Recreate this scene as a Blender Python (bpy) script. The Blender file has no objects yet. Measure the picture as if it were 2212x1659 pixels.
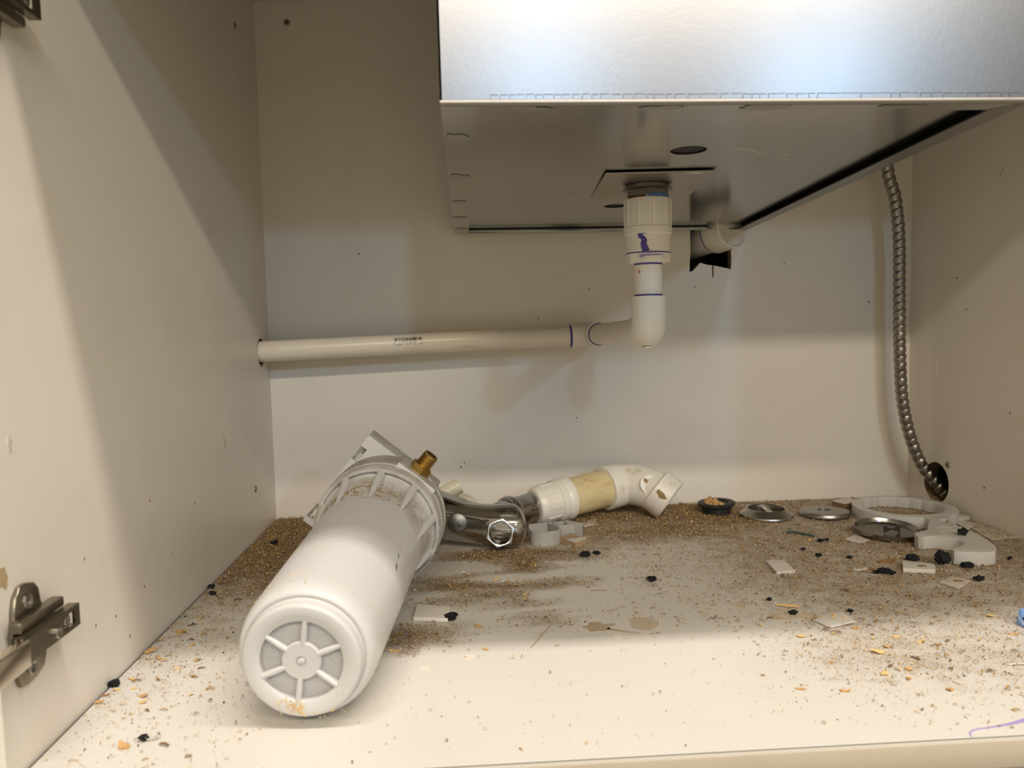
import bpy, bmesh, math, random
from mathutils import Vector, Matrix, noise
random.seed(7)
V = Vector
S = bpy.context.scene
COL = S.collection
PI = math.pi
W, D, H = 0.88, 0.612, 0.72          # inner width, depth and height of the cabinet (back-left floor corner = origin)

# ------------------------------------------------------------------ camera
cam = bpy.data.cameras.new('camera'); co = bpy.data.objects.new('camera', cam); COL.objects.link(co)
r_ = V((0.998, -0.0601, -0.022)); f_ = V((0.0583, 0.9956, -0.0728)).normalized()
u_ = r_.cross(f_).normalized(); r_ = f_.cross(u_)
co.matrix_world = Matrix(((r_.x, u_.x, -f_.x, .2618), (r_.y, u_.y, -f_.y, -1.0332), (r_.z, u_.z, -f_.z, .2492), (0, 0, 0, 1)))
cam.sensor_width = 36; cam.lens = 26.857; cam.clip_start = .01
cam.dof.use_dof = True; cam.dof.focus_distance = .74; cam.dof.aperture_fstop = 9
S.camera = co
# ------------------------------------------------------------------ world, lamps, exposure
wd = bpy.data.worlds.new('world'); S.world = wd; wd.use_nodes = True
bg = wd.node_tree.nodes['Background']; bg.inputs[0].default_value = (1, .86, .62, 1); bg.inputs[1].default_value = .46

def lamp(name, loc, power, color, size, aim):
    l = bpy.data.lights.new(name, 'AREA'); l.energy = power; l.color = color
    if isinstance(size, tuple): l.shape = 'RECTANGLE'; l.size, l.size_y = size          # a strip fixture running along the counter
    else: l.shape = 'DISK'; l.size = size
    o = bpy.data.objects.new(name, l); COL.objects.link(o); o.location = loc
    d = V(aim) - V(loc)
    o.rotation_euler = (math.atan2(d.y, -d.z), 0, 0) if isinstance(size, tuple) else d.to_track_quat('-Z', 'Y').to_euler()
    return o
WARM = (1, .925, .86)
# rows of strip lamps in the room's ceiling, 2.5 m above the cabinet floor, marching away from the counter
lamp('ceiling_lamp', (.90, -1.22, 2.5), 74, WARM, (2.5, .13), (.3, -1.1, 0))
lamp('ceiling_lamp', (1.00, -4.15, 2.5), 132, (1, .87, .70), (4.0, .12), (1.45, -.3, .3))
lamp('ceiling_lamp', (.95, -7.1, 2.40), 35, (.40, .67, 1), .30, (.5, 0, .3))
lamp('ceiling_lamp', (3.5, -7.1, 2.40), 45, (.40, .67, 1), .30, (.5, 0, .3))
S.view_settings.view_transform = 'Standard'; S.view_settings.look = 'None'
S.view_settings.gamma = 1; S.view_settings.use_curve_mapping = False; S.view_settings.exposure = 0

# ------------------------------------------------------------------ materials
MATS = {}
def mat(name, col, rough=.5, metal=0., dirt=None, dscale=30, damt=.3, bump=0, bscale=200, rvar=0, spec=.5, stretch=None, dlo=.5, dhi=.72, sss=0):
    m = bpy.data.materials.new(name); m.use_nodes = True; nt = m.node_tree; N = nt.nodes; L = nt.links
    b = N['Principled BSDF']
    b.inputs['Base Color'].default_value = (*col, 1); b.inputs['Roughness'].default_value = rough; b.inputs['Metallic'].default_value = metal
    b.inputs['Specular IOR Level'].default_value = spec
    tc = N.new('ShaderNodeTexCoord'); src = tc.outputs['Object']
    if stretch:
        mp = N.new('ShaderNodeMapping'); mp.inputs['Scale'].default_value = stretch; L.new(src, mp.inputs[0]); src = mp.outputs[0]
    if dirt:
        n = N.new('ShaderNodeTexNoise'); n.inputs['Scale'].default_value = dscale; n.inputs['Detail'].default_value = 8; n.inputs['Roughness'].default_value = .65
        L.new(src, n.inputs['Vector'])
        rp = N.new('ShaderNodeMapRange'); rp.inputs[1].default_value = dlo; rp.inputs[2].default_value = dhi; rp.inputs[4].default_value = damt
        L.new(n.outputs[0], rp.inputs[0])
        mx = N.new('ShaderNodeMix'); mx.data_type = 'RGBA'; mx.inputs['A'].default_value = (*col, 1); mx.inputs['B'].default_value = (*dirt, 1)
        L.new(rp.outputs[0], mx.inputs['Factor']); L.new(mx.outputs['Result'], b.inputs['Base Color'])
        if rvar:
            r2 = N.new('ShaderNodeMapRange'); r2.inputs[1].default_value = .3; r2.inputs[2].default_value = .7
            r2.inputs[3].default_value = rough - rvar; r2.inputs[4].default_value = rough + rvar
            L.new(n.outputs[0], r2.inputs[0]); L.new(r2.outputs[0], b.inputs['Roughness'])
    if bump:
        n = N.new('ShaderNodeTexNoise'); n.inputs['Scale'].default_value = bscale; n.inputs['Detail'].default_value = 4
        L.new(src, n.inputs['Vector'])
        bp = N.new('ShaderNodeBump'); bp.inputs['Strength'].default_value = bump; bp.inputs['Distance'].default_value = .001
        L.new(n.outputs[0], bp.inputs['Height']); L.new(bp.outputs[0], b.inputs['Normal'])
    MATS[name] = m
    return m

LAM = mat('laminate', (.79, .74, .655), .38, dirt=(.58, .50, .38), dscale=6, damt=.22, bump=.05, bscale=700)
LAMF = mat('laminate_edge', (.47, .41, .32), .4, dirt=(.38, .32, .24), dscale=20, damt=.3)
BOARD = mat('particle_board', (.26, .17, .09), .9, dirt=(.10, .06, .03), dscale=260, damt=.9, bump=.5, bscale=400)
DARK = mat('dark_void', (.015, .012, .010), .9)
GALV = mat('brushed_aluminium', (.235, .229, .226), .285, 1, dirt=(.20, .197, .194), dscale=10, damt=.4, bump=.03, bscale=500)
STEEL = mat('stainless_steel', (.44, .44, .42), .17, 1, dirt=(.36, .36, .34), dscale=7, damt=.5)
PLATE = mat('dull_steel_plate', (.46, .41, .36), .36, 1, dirt=(.4, .35, .3), dscale=30)
CHROME = mat('chrome', (.53, .52, .50), .07, 1, dirt=(.30, .27, .22), dscale=35, damt=.6, rvar=.05, dlo=.52, dhi=.75)
CHROME2 = mat('worn_chrome', (.50, .485, .45), .22, 1, dirt=(.36, .31, .24), dscale=60, damt=.7, rvar=.1, dlo=.45, dhi=.7)
NICKEL = mat('hinge_nickel', (.27, .24, .185), .33, 1, dirt=(.17, .125, .07), dscale=70, damt=.7, rvar=.1)
DRST = mat('drain_steel', (.17, .16, .14), .3, 1, dirt=(.2, .18, .15), dscale=80, damt=.6)
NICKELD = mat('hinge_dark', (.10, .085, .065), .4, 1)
BRASS = mat('brass', (.46, .30, .09), .33, 1, dirt=(.35, .21, .05), dscale=120, damt=.6)
CONDUIT = mat('conduit_steel', (.32, .30, .27), .34, 1, dirt=(.25, .22, .18), dscale=60, damt=.5)
PVC = mat('white_pvc', (.80, .76, .68), .32, dirt=(.55, .44, .27), dscale=26, damt=.5, dlo=.55, dhi=.8)
PVCD = mat('aged_pvc', (.76, .72, .64), .38, dirt=(.38, .27, .13), dscale=45, damt=.8, dlo=.56, dhi=.74)
PVCP = mat('pipe_pvc', (.80, .74, .63), .30, dirt=(.52, .40, .22), dscale=20, damt=.5, dlo=.54, dhi=.8)
YELP = mat('yellowed_pvc', (.66, .54, .30), .42, dirt=(.36, .24, .09), dscale=50, damt=.75, dlo=.5, dhi=.75, stretch=(1, 1, 2.5))
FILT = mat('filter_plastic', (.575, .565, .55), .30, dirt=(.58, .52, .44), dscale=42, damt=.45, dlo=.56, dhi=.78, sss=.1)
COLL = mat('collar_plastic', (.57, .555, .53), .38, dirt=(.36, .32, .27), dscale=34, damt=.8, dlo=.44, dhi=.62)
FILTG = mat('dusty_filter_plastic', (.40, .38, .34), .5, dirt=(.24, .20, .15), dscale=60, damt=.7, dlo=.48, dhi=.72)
FILTD = mat('filter_recess', (.50, .49, .48), .4)
WHITEP = mat('white_tool_plastic', (.59, .57, .53), .42, dirt=(.47, .43, .36), dscale=60, damt=.5)
GREYP = mat('grey_clip_plastic', (.40, .385, .35), .5, dirt=(.30, .27, .22), dscale=70, damt=.5)
CREAM = mat('cream_plastic', (.66, .61, .46), .4, dirt=(.40, .30, .15), dscale=60, damt=.6)
BLACK = mat('black_rubber', (.018, .017, .016), .55, bump=.4, bscale=300)
CRUMB = mat('black_crumb', (.013, .013, .014), .8, bump=.8, bscale=900, spec=.25)
WOODC = mat('wood_chip', (.56, .34, .13), .8, dirt=(.30, .15, .05), dscale=150, damt=.8)
WOODP = mat('pale_wood_chip', (.70, .48, .20), .8, dirt=(.48, .28, .10), dscale=150, damt=.7)
WOODB = mat('brown_wood_chip', (.30, .165, .065), .85, dirt=(.16, .08, .03), dscale=150, damt=.8)
CHIPW = mat('white_laminate_chip', (.62, .58, .52), .4, dirt=(.45, .37, .27), dscale=70, damt=.4)
PURPLE = mat('purple_primer', (.075, .05, .28), .35)
PURPLEL = mat('faded_purple_primer', (.36, .29, .56), .4)
INK = mat('black_ink', (.02, .02, .02), .6)
BLUET = mat('blue_thread_tape', (.06, .16, .36), .5, dirt=(.5, .55, .6), dscale=160, damt=.5)
GREENS = mat('green_coated_screw', (.07, .115, .095), .45, .3)
ZINC = mat('zinc_screw', (.36, .34, .30), .35, 1, dirt=(.2, .17, .12), dscale=300)
BLUEP = mat('blue_plastic', (.20, .38, .80), .35)
STAIN = mat('brown_dirt_stain', (.30, .19, .08), .7, dirt=(.14, .08, .03), dscale=400, damt=.8)
PUDDLE = mat('dried_glue', (.44, .34, .22), .25, dirt=(.34, .25, .15), dscale=60, damt=.6)
SCUFF = mat('scuffed_laminate', (.60, .55, .47), .6)
SMEAR = mat('sealant_smear', (.78, .73, .64), .5)

# ------------------------------------------------------------------ object helpers
def thing(name, label, cat, loc=(0, 0, 0), group=None):
    o = bpy.data.objects.new(name, None); COL.objects.link(o); o.empty_display_size = .02
    o.location = loc; o['label'] = label; o['category'] = cat
    if group: o['group'] = group
    return o
def wloc(o):
    p = V((0, 0, 0))
    while o: p = p + o.location; o = o.parent
    return p
def finish(me, angle=35):
    for p in me.polygons: p.use_smooth = True
    me.set_sharp_from_angle(angle=math.radians(angle))
def obj(name, bm, m, parent=None, label=None, smooth=35, kind=None, origin=None):
    """bmesh in world coordinates -> ONE mesh object (kept in place under its parent)"""
    base = wloc(parent) if parent else V(origin) if origin else V((0, 0, 0))
    bmesh.ops.translate(bm, verts=bm.verts, vec=-base)
    bmesh.ops.recalc_face_normals(bm, faces=bm.faces)
    me = bpy.data.meshes.new(name); bm.to_mesh(me); bm.free()
    for mm in (m if isinstance(m, (list, tuple)) else [m]): me.materials.append(mm)
    if smooth: finish(me, smooth)
    o = bpy.data.objects.new(name, me); COL.objects.link(o)
    if parent: o.parent = parent
    else: o.location = base
    if label: o['label'] = label
    if kind: o['kind'] = kind
    return o
def tag(o, label, cat, group=None):
    o['label'] = label; o['category'] = cat
    if group: o['group'] = group
    return o
def copy_tree(o, parent=None):
    c = o.copy(); COL.objects.link(c)
    if parent: c.parent = parent
    for ch in [x for x in bpy.data.objects if x.parent == o and x != c]: copy_tree(ch, c)
    return c

def frame(p, z, x=None):
    """matrix with origin p and local Z along z"""
    z = V(z).normalized(); x = V(x) if x is not None else (V((1, 0, 0)) if abs(z.x) < .9 else V((0, 1, 0)))
    x = (x - z * x.dot(z)).normalized(); y = z.cross(x)
    return Matrix(((x.x, y.x, z.x, p[0]), (x.y, y.y, z.y, p[1]), (x.z, y.z, z.z, p[2]), (0, 0, 0, 1)))
def BM(): return bmesh.new()
def box(bm, c, s, M=None, bevel=0, rz=0, mi=0):
    T = Matrix.Translation(c) @ Matrix.Rotation(rz, 4, 'Z') @ Matrix.Diagonal((*s, 1))
    b = bmesh.new(); bmesh.ops.create_cube(b, size=1, matrix=T)
    if bevel: bmesh.ops.bevel(b, geom=list(b.edges) + list(b.verts), offset=bevel, segments=2, affect='EDGES', profile=.5)
    for f in b.faces: f.material_index = mi
    join(bm, b, M)
    return bm
def join(bm, b, M=None):
    if M is not None: bmesh.ops.transform(b, matrix=M, verts=b.verts)
    mp = {v: bm.verts.new(v.co) for v in b.verts}
    for f in b.faces:
        try: nf = bm.faces.new([mp[v] for v in f.verts]); nf.material_index = f.material_index
        except ValueError: pass
    b.free()
def lathe(bm, prof, M=None, n=48, ang=2 * PI, capA=True, capB=True, mi=0, ph=0):
    """prof = [(radius, z)...] turned about local Z"""
    rings = []
    closed = abs(ang - 2 * PI) < 1e-6
    for (r, z) in prof:
        if r < 1e-6: p = V((0, 0, z)); rings.append([bm.verts.new(M @ p if M else p)]); continue
        ring = []
        for i in range(n if closed else n + 1):
            a = ph + ang * i / n; p = V((r * math.cos(a), r * math.sin(a), z)); ring.append(bm.verts.new(M @ p if M else p))
        rings.append(ring)
    for A, B in zip(rings, rings[1:]):
        k = max(len(A), len(B))
        for i in range(k if closed else k - 1):
            j = (i + 1) % k
            vs = [A[i] if len(A) > 1 else A[0], A[j] if len(A) > 1 else A[0], B[j] if len(B) > 1 else B[0], B[i] if len(B) > 1 else B[0]]
            vs = list(dict.fromkeys(vs))
            if len(vs) > 2:
                f = bm.faces.new(vs); f.material_index = mi
    if closed:
        if capA and len(rings[0]) > 2: bm.faces.new(rings[0][::-1]).material_index = mi
        if capB and len(rings[-1]) > 2: bm.faces.new(rings[-1]).material_index = mi
    return bm
def smooth_path(pts, k=8):
    """Catmull-Rom through the points"""
    P = [V(p) for p in pts]; P = [2 * P[0] - P[1]] + P + [2 * P[-1] - P[-2]]; out = []
    for i in range(1, len(P) - 2):
        for j in range(k):
            t = j / k; a, b, c, d = P[i - 1:i + 3]
            out.append(.5 * ((2 * b) + (c - a) * t + (2 * a - 5 * b + 4 * c - d) * t * t + (3 * b - 3 * c + d - a) * t ** 3))
    return out + [P[-2]]
def tube(bm, pts, rad, n=24, cap=True, M=None, mi=0, sq=1.0):
    P = [V(p) for p in pts]; R = rad if isinstance(rad, (list, tuple)) else [rad] * len(P)
    up = None; rings = []
    for i, p in enumerate(P):
        t = (P[min(i + 1, len(P) - 1)] - P[max(i - 1, 0)]).normalized()
        if up is None: up = t.orthogonal().normalized()
        up = (up - t * up.dot(t)).normalized(); s = t.cross(up)
        ring = []
        for k in range(n):
            a = 2 * PI * k / n; q = p + (up * math.cos(a) + s * math.sin(a) * sq) * R[i]
            ring.append(bm.verts.new(M @ q if M else q))
        rings.append(ring)
    for A, B in zip(rings, rings[1:]):
        for k in range(n): bm.faces.new((A[k], A[(k + 1) % n], B[(k + 1) % n], B[k])).material_index = mi
    if cap: bm.faces.new(rings[0][::-1]).material_index = mi; bm.faces.new(rings[-1]).material_index = mi
    return bm
def flat(bm, loops, z0, z1, M=None, bevel=0, mi=0):
    """2-D outline(s), the later ones holes, extruded along local Z"""
    cu = bpy.data.curves.new('outline', 'CURVE'); cu.dimensions = '2D'; cu.fill_mode = 'BOTH'
    cu.extrude = max((z1 - z0) / 2 - bevel, 1e-6); cu.bevel_depth = bevel; cu.bevel_resolution = 2; cu.offset = -bevel
    for lp in loops:
        sp = cu.splines.new('POLY'); sp.points.add(len(lp) - 1); sp.use_cyclic_u = True
        for q, p in zip(sp.points, lp): q.co = (p[0], p[1], 0, 1)
    o = bpy.data.objects.new('outline', cu); me = bpy.data.meshes.new_from_object(o)
    b = bmesh.new(); b.from_mesh(me); bmesh.ops.remove_doubles(b, verts=b.verts, dist=1e-6)
    bmesh.ops.translate(b, verts=b.verts, vec=(0, 0, (z0 + z1) / 2))
    for f in b.faces: f.material_index = mi
    join(bm, b, M)
    bpy.data.objects.remove(o); bpy.data.curves.remove(cu); bpy.data.meshes.remove(me)
    return bm
def circ(cx, cy, r, n=40, a0=0, jag=0): return [(cx + (r + random.uniform(-jag, jag)) * math.cos(a0 + 2 * PI * i / n), cy + (r + random.uniform(-jag, jag)) * math.sin(a0 + 2 * PI * i / n)) for i in range(n)]
def rock(bm, c, s, rz=0, seed=0, rough=.45, sub=2, M=None):
    b = bmesh.new(); bmesh.ops.create_icosphere(b, subdivisions=sub, radius=.5)
    for v in b.verts:
        d = 1 + rough * noise.noise(v.co * 3.1 + V((seed * 3.7, seed, 0))) + rough * .6 * noise.noise(v.co * 7.3 + V((0, seed, seed * 2.1)))
        v.co *= d
    zmin = min(v.co.z for v in b.verts)
    for v in b.verts: v.co.z -= zmin
    T = Matrix.Translation(c) @ Matrix.Rotation(rz, 4, 'Z') @ Matrix.Diagonal((*s, 1))
    bmesh.ops.transform(b, matrix=T, verts=b.verts); join(bm, b, M)
    return bm
def flake(bm, c, s, th, rz=0, seed=0, curl=1.0):
    """a torn wood flake: ragged outline, thin, curled"""
    rs = random.Random(seed); n = 15; top = []; bot = []
    def zc(x, y): return curl * (1.6 * (x / s[0]) ** 2 * s[0] * .22 + .10 * s[0] * math.sin(3.1 * x / s[0] + seed) + .06 * s[0] * noise.noise(V((x * 900, y * 900, seed)))) + .0003
    cz, sz = math.cos(rz), math.sin(rz)
    def P(x, y, z): return bm.verts.new((c[0] + x * cz - y * sz, c[1] + x * sz + y * cz, c[2] + z))
    rows = []
    for i in range(n):
        a = 2 * PI * i / n; r = .5 * rs.uniform(.62, 1.12); x, y = r * s[0] * math.cos(a), r * s[1] * math.sin(a); z = max(0, zc(x, y))
        x2, y2 = x * .5, y * .5; z2 = max(0, zc(x2, y2) + rs.uniform(-.1, .3) * th)
        rows.append((P(x, y, z), P(x, y, z + th), P(x2, y2, z2 + th * 1.2), P(x2, y2, z2)))
    ct, cb2 = P(0, 0, zc(0, 0) + th * 1.3), P(0, 0, zc(0, 0))
    for i in range(n):
        A, B = rows[i], rows[(i + 1) % n]
        for k in range(3): bm.faces.new((A[k], B[k], B[k + 1], A[k + 1]))
        bm.faces.new((A[3], B[3], B[0], A[0])); bm.faces.new((A[2], B[2], ct)); bm.faces.new((B[3], A[3], cb2))
    return bm
def sst(a, b, x):
    t = max(0, min(1, (x - a) / (b - a))); return t * t * (3 - 2 * t)

# ------------------------------------------------------------------ the setting
def struct(name, bm, m, parent=None, smooth=35):
    o = obj(name, bm, m, parent, smooth=smooth)
    if not parent: o['kind'] = 'structure'
    return o
def slab(name, loops, M, th, hole_mat=BOARD):
    """a panel: outline with holes in local XY, thickness th behind its face; raw board shows inside the holes"""
    bm = flat(BM(), loops, -th, 0, M)
    bm.faces.ensure_lookup_table(); nz = (M.to_3x3() @ V((0, 0, 1))).normalized()
    bmesh.ops.recalc_face_normals(bm, faces=bm.faces); Mi = M.inverted()
    xs = [p[0] for p in loops[0]]; ys = [p[1] for p in loops[0]]
    for f in bm.faces:
        q = Mi @ f.calc_center_median()
        if abs(f.normal.dot(nz)) < .5 and min(xs) + .002 < q.x < max(xs) - .002 and min(ys) + .002 < q.y < max(ys) - .002: f.material_index = 1
    return struct(name, bm, [LAM, hole_mat])
# local frames: left wall x -> -y(depth), y -> z ; normal +x
ML = Matrix(((0, 0, 1, 0), (-1, 0, 0, 0), (0, 1, 0, 0), (0, 0, 0, 1)))         # (a,b,n) -> (n, -a, b)
pipe_hole = [(.0415 + .0166 * math.cos(t) * (1 + .10 * math.sin(5 * t)), .2262 + .0172 * math.sin(t) * (1 + .16 * max(0, math.sin(3 * t + .5)))) for t in [2 * PI * i / 44 for i in range(44)]]
slab('wall_left', [[(0, -.10), (.608, -.10), (.608, H), (0, H)], pipe_hole], ML, .018)
MR = Matrix(((0, 0, -1, W), (-1, 0, 0, 0), (0, 1, 0, 0), (0, 0, 0, 1)))        # normal -x
slab('wall_right', [[(0, -.10), (.608, -.10), (.608, H), (0, H)], [(.0655 + .0268 * math.cos(t), .0328 + .0268 * math.sin(t)) for t in [2 * PI * i / 44 for i in range(44)]]], MR, .018)
MB = Matrix(((1, 0, 0, 0), (0, 0, -1, 0), (0, 1, 0, 0), (0, 0, 0, 1)))         # (a,b,n) -> (a,-n,b)
back_hole = [(.569, .395), (.5692, .346), (.5678, .3205), (.5722, .3212), (.583, .3325), (.5925, .3295), (.5995, .3288), (.5996, .3125), (.6012, .3125), (.6014, .3285), (.6255, .3232), (.6262, .338), (.6255, .350), (.632, .356), (.638, .366), (.641, .378), (.64, .395)]
slab('wall_back', [[(-.018, -.10), (W + .018, -.10), (W + .018, H), (-.018, H)], back_hole], MB, .014)
struct('ceiling', box(BM(), (W / 2, -.305, H + .02), (W + .3, .66, .04)), LAM)
struct('trim_1', box(BM(), (W / 2, -.595, (.555 + H) / 2), (W, .018, H - .555)), LAM)        # front rail under the counter
# unseen shell added behind the panels so outside light stays out of the holes
bm = BM()
box(bm, (W / 2, .15, .3), (W + .5, .02, .9)); box(bm, (-.13, -.24, .3), (.02, .78, .9)); box(bm, (W + .13, -.24, .3), (.02, .78, .9))
box(bm, (W / 2, -.24, .75), (W + .3, .8, .02)); box(bm, (W / 2, -.24, -.12), (W + .3, .76, .02))
box(bm, (-.08, -.603, .3), (.1, .01, .85)); box(bm, (W + .08, -.603, .3), (.1, .01, .85))
struct('light_block_shell', bm, mat('light_block_brown', (.12, .095, .07), .9))

# floor: laminate shelf whose top carries a measured map of dirt (brown sawdust film / grey grime)
def dens(x, y):
    """how thickly sawdust lies at a floor point"""
    st = noise.noise(V((x * 11, y * 34, 1.3))); fi = noise.noise(V((x * 45, y * 80, 4.1))); big = noise.noise(V((x * 5, y * 9, 8.8)))
    left = sst(.20, .08, x) * sst(-.44, -.14, y) * 1.15
    leftf = sst(.15, .02, x) * sst(-.60, -.42, y) * .26
    back = sst(-.27, -.05, y) * (.95 - .55 * sst(.55, .70, x))
    mid = sst(.16, .24, x) * sst(.46, .30, x) * sst(-.46, -.30, y) * (.40 + .95 * st)
    nearf = .75 * math.exp(-(((x - .21) / .05) ** 2 + ((y + .425) / .035) ** 2))
    swirl = .40 * math.exp(-(((x - .325) / .04) ** 2 + ((y + .40) / .03) ** 2))
    right = sst(.42, .58, x) * sst(-.47, -.30, y) * .42
    rf = sst(.47, .58, x - .35 * (y + .44)) * sst(-.60, -.50, y + .12 * (x - .6)) * .30
    d = max(left, back * (1 + .5 * st), mid, nearf, swirl, right, leftf, rf) + .20 * fi + .10 * big - .08
    d += .7 * math.exp(-(((x - .312) / .022) ** 2 + ((y + .248) / .014) ** 2)) + .4 * math.exp(-(((x - .26) / .04) ** 2 + ((y + .33) / .008) ** 2))
    d += .55 * math.exp(-(((x - .30) / .07) ** 2 + ((y + .213) / .022) ** 2)) + .35 * math.exp(-(((x - .24) / .05) ** 2 + ((y + .30) / .02) ** 2)) * (1 + st)
    # wiped smears
    for (cx, cy, sx, sy, am) in ((.33, -.345, .075, .016, .5), (.28, -.285, .05, .012, .6), (.30, -.375, .10, .005, .35), (.40, -.36, .045, .035, .55), (.25, -.25, .035, .010, .5)):
        d -= am * math.exp(-(((x - cx) / sx) ** 2 + ((y - cy - .12 * (x - cx)) / sy) ** 2))
    if x > .22: d *= sst(-.475, -.425, y + .085 * sst(.44, .62, x)) if x < .46 else 1
    return max(0, min(1.2, d))
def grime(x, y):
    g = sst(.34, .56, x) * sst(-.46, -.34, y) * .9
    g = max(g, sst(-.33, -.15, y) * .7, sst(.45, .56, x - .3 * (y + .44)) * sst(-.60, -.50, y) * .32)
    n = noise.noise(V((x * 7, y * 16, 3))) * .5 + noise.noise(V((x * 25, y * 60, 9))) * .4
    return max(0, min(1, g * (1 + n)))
def make_floor():
    x0, x1, y0, y1 = .0020, W - .0008, -D, -.0006
    nx, ny = 300, 210
    vs = []; fs = []; dd = []; gg = []
    for j in range(ny + 1):
        for i in range(nx + 1):
            x = x0 + (x1 - x0) * i / nx; y = y0 + (y1 - y0) * j / ny
            vs.append((x, y, 0)); dd.append(dens(x, y)); gg.append(grime(x, y))
    for j in range(ny):
        for i in range(nx):
            a = j * (nx + 1) + i; fs.append((a, a + 1, a + nx + 2, a + nx + 1))
    k = len(vs); zb = -.019
    for p in ((x0, y0), (x1, y0), (x1, y1), (x0, y1)): vs.append((*p, -.0005)); dd.append(0); gg.append(0)
    for p in ((x0, y0), (x1, y0), (x1, y1), (x0, y1)): vs.append((*p, zb)); dd.append(0); gg.append(0)
    fs += [(k, k + 1, k + 5, k + 4), (k + 1, k + 2, k + 6, k + 5), (k + 2, k + 3, k + 7, k + 6), (k + 3, k, k + 4, k + 7), (k + 4, k + 5, k + 6, k + 7)]
    me = bpy.data.meshes.new('floor'); me.from_pydata(vs, [], fs)
    for n, a in (('dust', dd), ('grime', gg)):
        at = me.attributes.new(n, 'FLOAT', 'POINT'); at.data.foreach_set('value', a)
    m = bpy.data.materials.new('dirty_laminate_floor'); m.use_nodes = True; nt = m.node_tree; N = nt.nodes; L = nt.links; b = N['Principled BSDF']
    tc = N.new('ShaderNodeTexCoord')
    def nz(scale, det, vec=None, rough=.6):
        n = N.new('ShaderNodeTexNoise'); n.inputs['Scale'].default_value = scale; n.inputs['Detail'].default_value = det; n.inputs['Roughness'].default_value = rough
        L.new(vec or tc.outputs['Object'], n.inputs['Vector']); return n.outputs[0]
    def mth(op, a, bb):
        n = N.new('ShaderNodeMath'); n.operation = op; n.use_clamp = op == 'MULTIPLY'
        for i, s in enumerate((a, bb)):
            if isinstance(s, (int, float)): n.inputs[i].default_value = s
            else: L.new(s, n.inputs[i])
        return n.outputs[0]
    def rng(v, a, bb, c=0, d=1):
        n = N.new('ShaderNodeMapRange'); n.inputs[1].default_value = a; n.inputs[2].default_value = bb; n.inputs[3].default_value = c; n.inputs[4].default_value = d
        L.new(v, n.inputs[0]); return n.outputs[0]
    def mixc(f, A, B):
        n = N.new('ShaderNodeMix'); n.data_type = 'RGBA'
        if isinstance(f, float): n.inputs['Factor'].default_value = f
        else: L.new(f, n.inputs['Factor'])
        for k_, s in (('A', A), ('B', B)):
            if isinstance(s, tuple): n.inputs[k_].default_value = (*s, 1)
            else: L.new(s, n.inputs[k_])
        return n.outputs['Result']
    def attr(n): a = N.new('ShaderNodeAttribute'); a.attribute_name = n; return a.outputs['Fac']
    mp = N.new('ShaderNodeMapping'); mp.inputs['Scale'].default_value = (1, 2.2, 1); L.new(tc.outputs['Object'], mp.inputs[0])
    du, gr = attr('dust'), attr('grime')
    fine = nz(420, 3, mp.outputs[0], .7); mid = nz(110, 5, mp.outputs[0], .7); sp = nz(900, 2)
    base = mixc(rng(nz(9, 6), .4, .8, 0, .25), (.655, .625, .565), (.57, .52, .44))
    # grey-brown grime film with fine specks
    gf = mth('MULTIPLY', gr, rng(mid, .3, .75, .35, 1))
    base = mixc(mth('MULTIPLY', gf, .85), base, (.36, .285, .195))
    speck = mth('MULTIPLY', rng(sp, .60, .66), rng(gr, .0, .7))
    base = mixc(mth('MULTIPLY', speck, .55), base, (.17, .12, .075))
    # sawdust film, its dark brown also standing for shade in gaps between flakes
    amp = rng(du, .02, .30); fm = mth('ADD', du, mth('SUBTRACT', mth('MULTIPLY', rng(fine, .3, .7, 0, .84), amp), mth('MULTIPLY', amp, .42)))
    brown = mixc(rng(nz(230, 4, mp.outputs[0], .75), .36, .66), (.06, .032, .010), (.33, .20, .065))
    base = mixc(mth('MULTIPLY', rng(fm, .12, .80), .88), base, brown)
    L.new(base, b.inputs['Base Color'])
    L.new(rng(fm, .1, .7, .30, .85), b.inputs['Roughness'])
    bp = N.new('ShaderNodeBump'); bp.inputs['Strength'].default_value = .6; bp.inputs['Distance'].default_value = .0012
    L.new(mth('MULTIPLY', rng(fm, .2, 1.1), fine), bp.inputs['Height']); L.new(bp.outputs[0], b.inputs['Normal'])
    me.materials.append(m); me.update()
    o = bpy.data.objects.new('floor', me); COL.objects.link(o); o['kind'] = 'structure'
    return o
FLOOR = make_floor()
obj('dirty_joint', box(BM(), (.0010, -.305, -.0014), (.0019, .608, .0010)), mat('joint_dirt', (.05, .04, .03), .9), FLOOR)
# front edging of the shelf, a shade darker, with a fine joint below the top
obj('edge_band', box(BM(), (W / 2, -D - .0006, -.0106), (W - .003, .0012, .0168), bevel=.0004), LAMF, FLOOR, 'beige edge band along the front of the cabinet floor')
struct('trim_2', box(BM(), (W / 2, -.59, -.06), (W, .018, .08)), LAMF)                       # plinth rail under the floor
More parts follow.
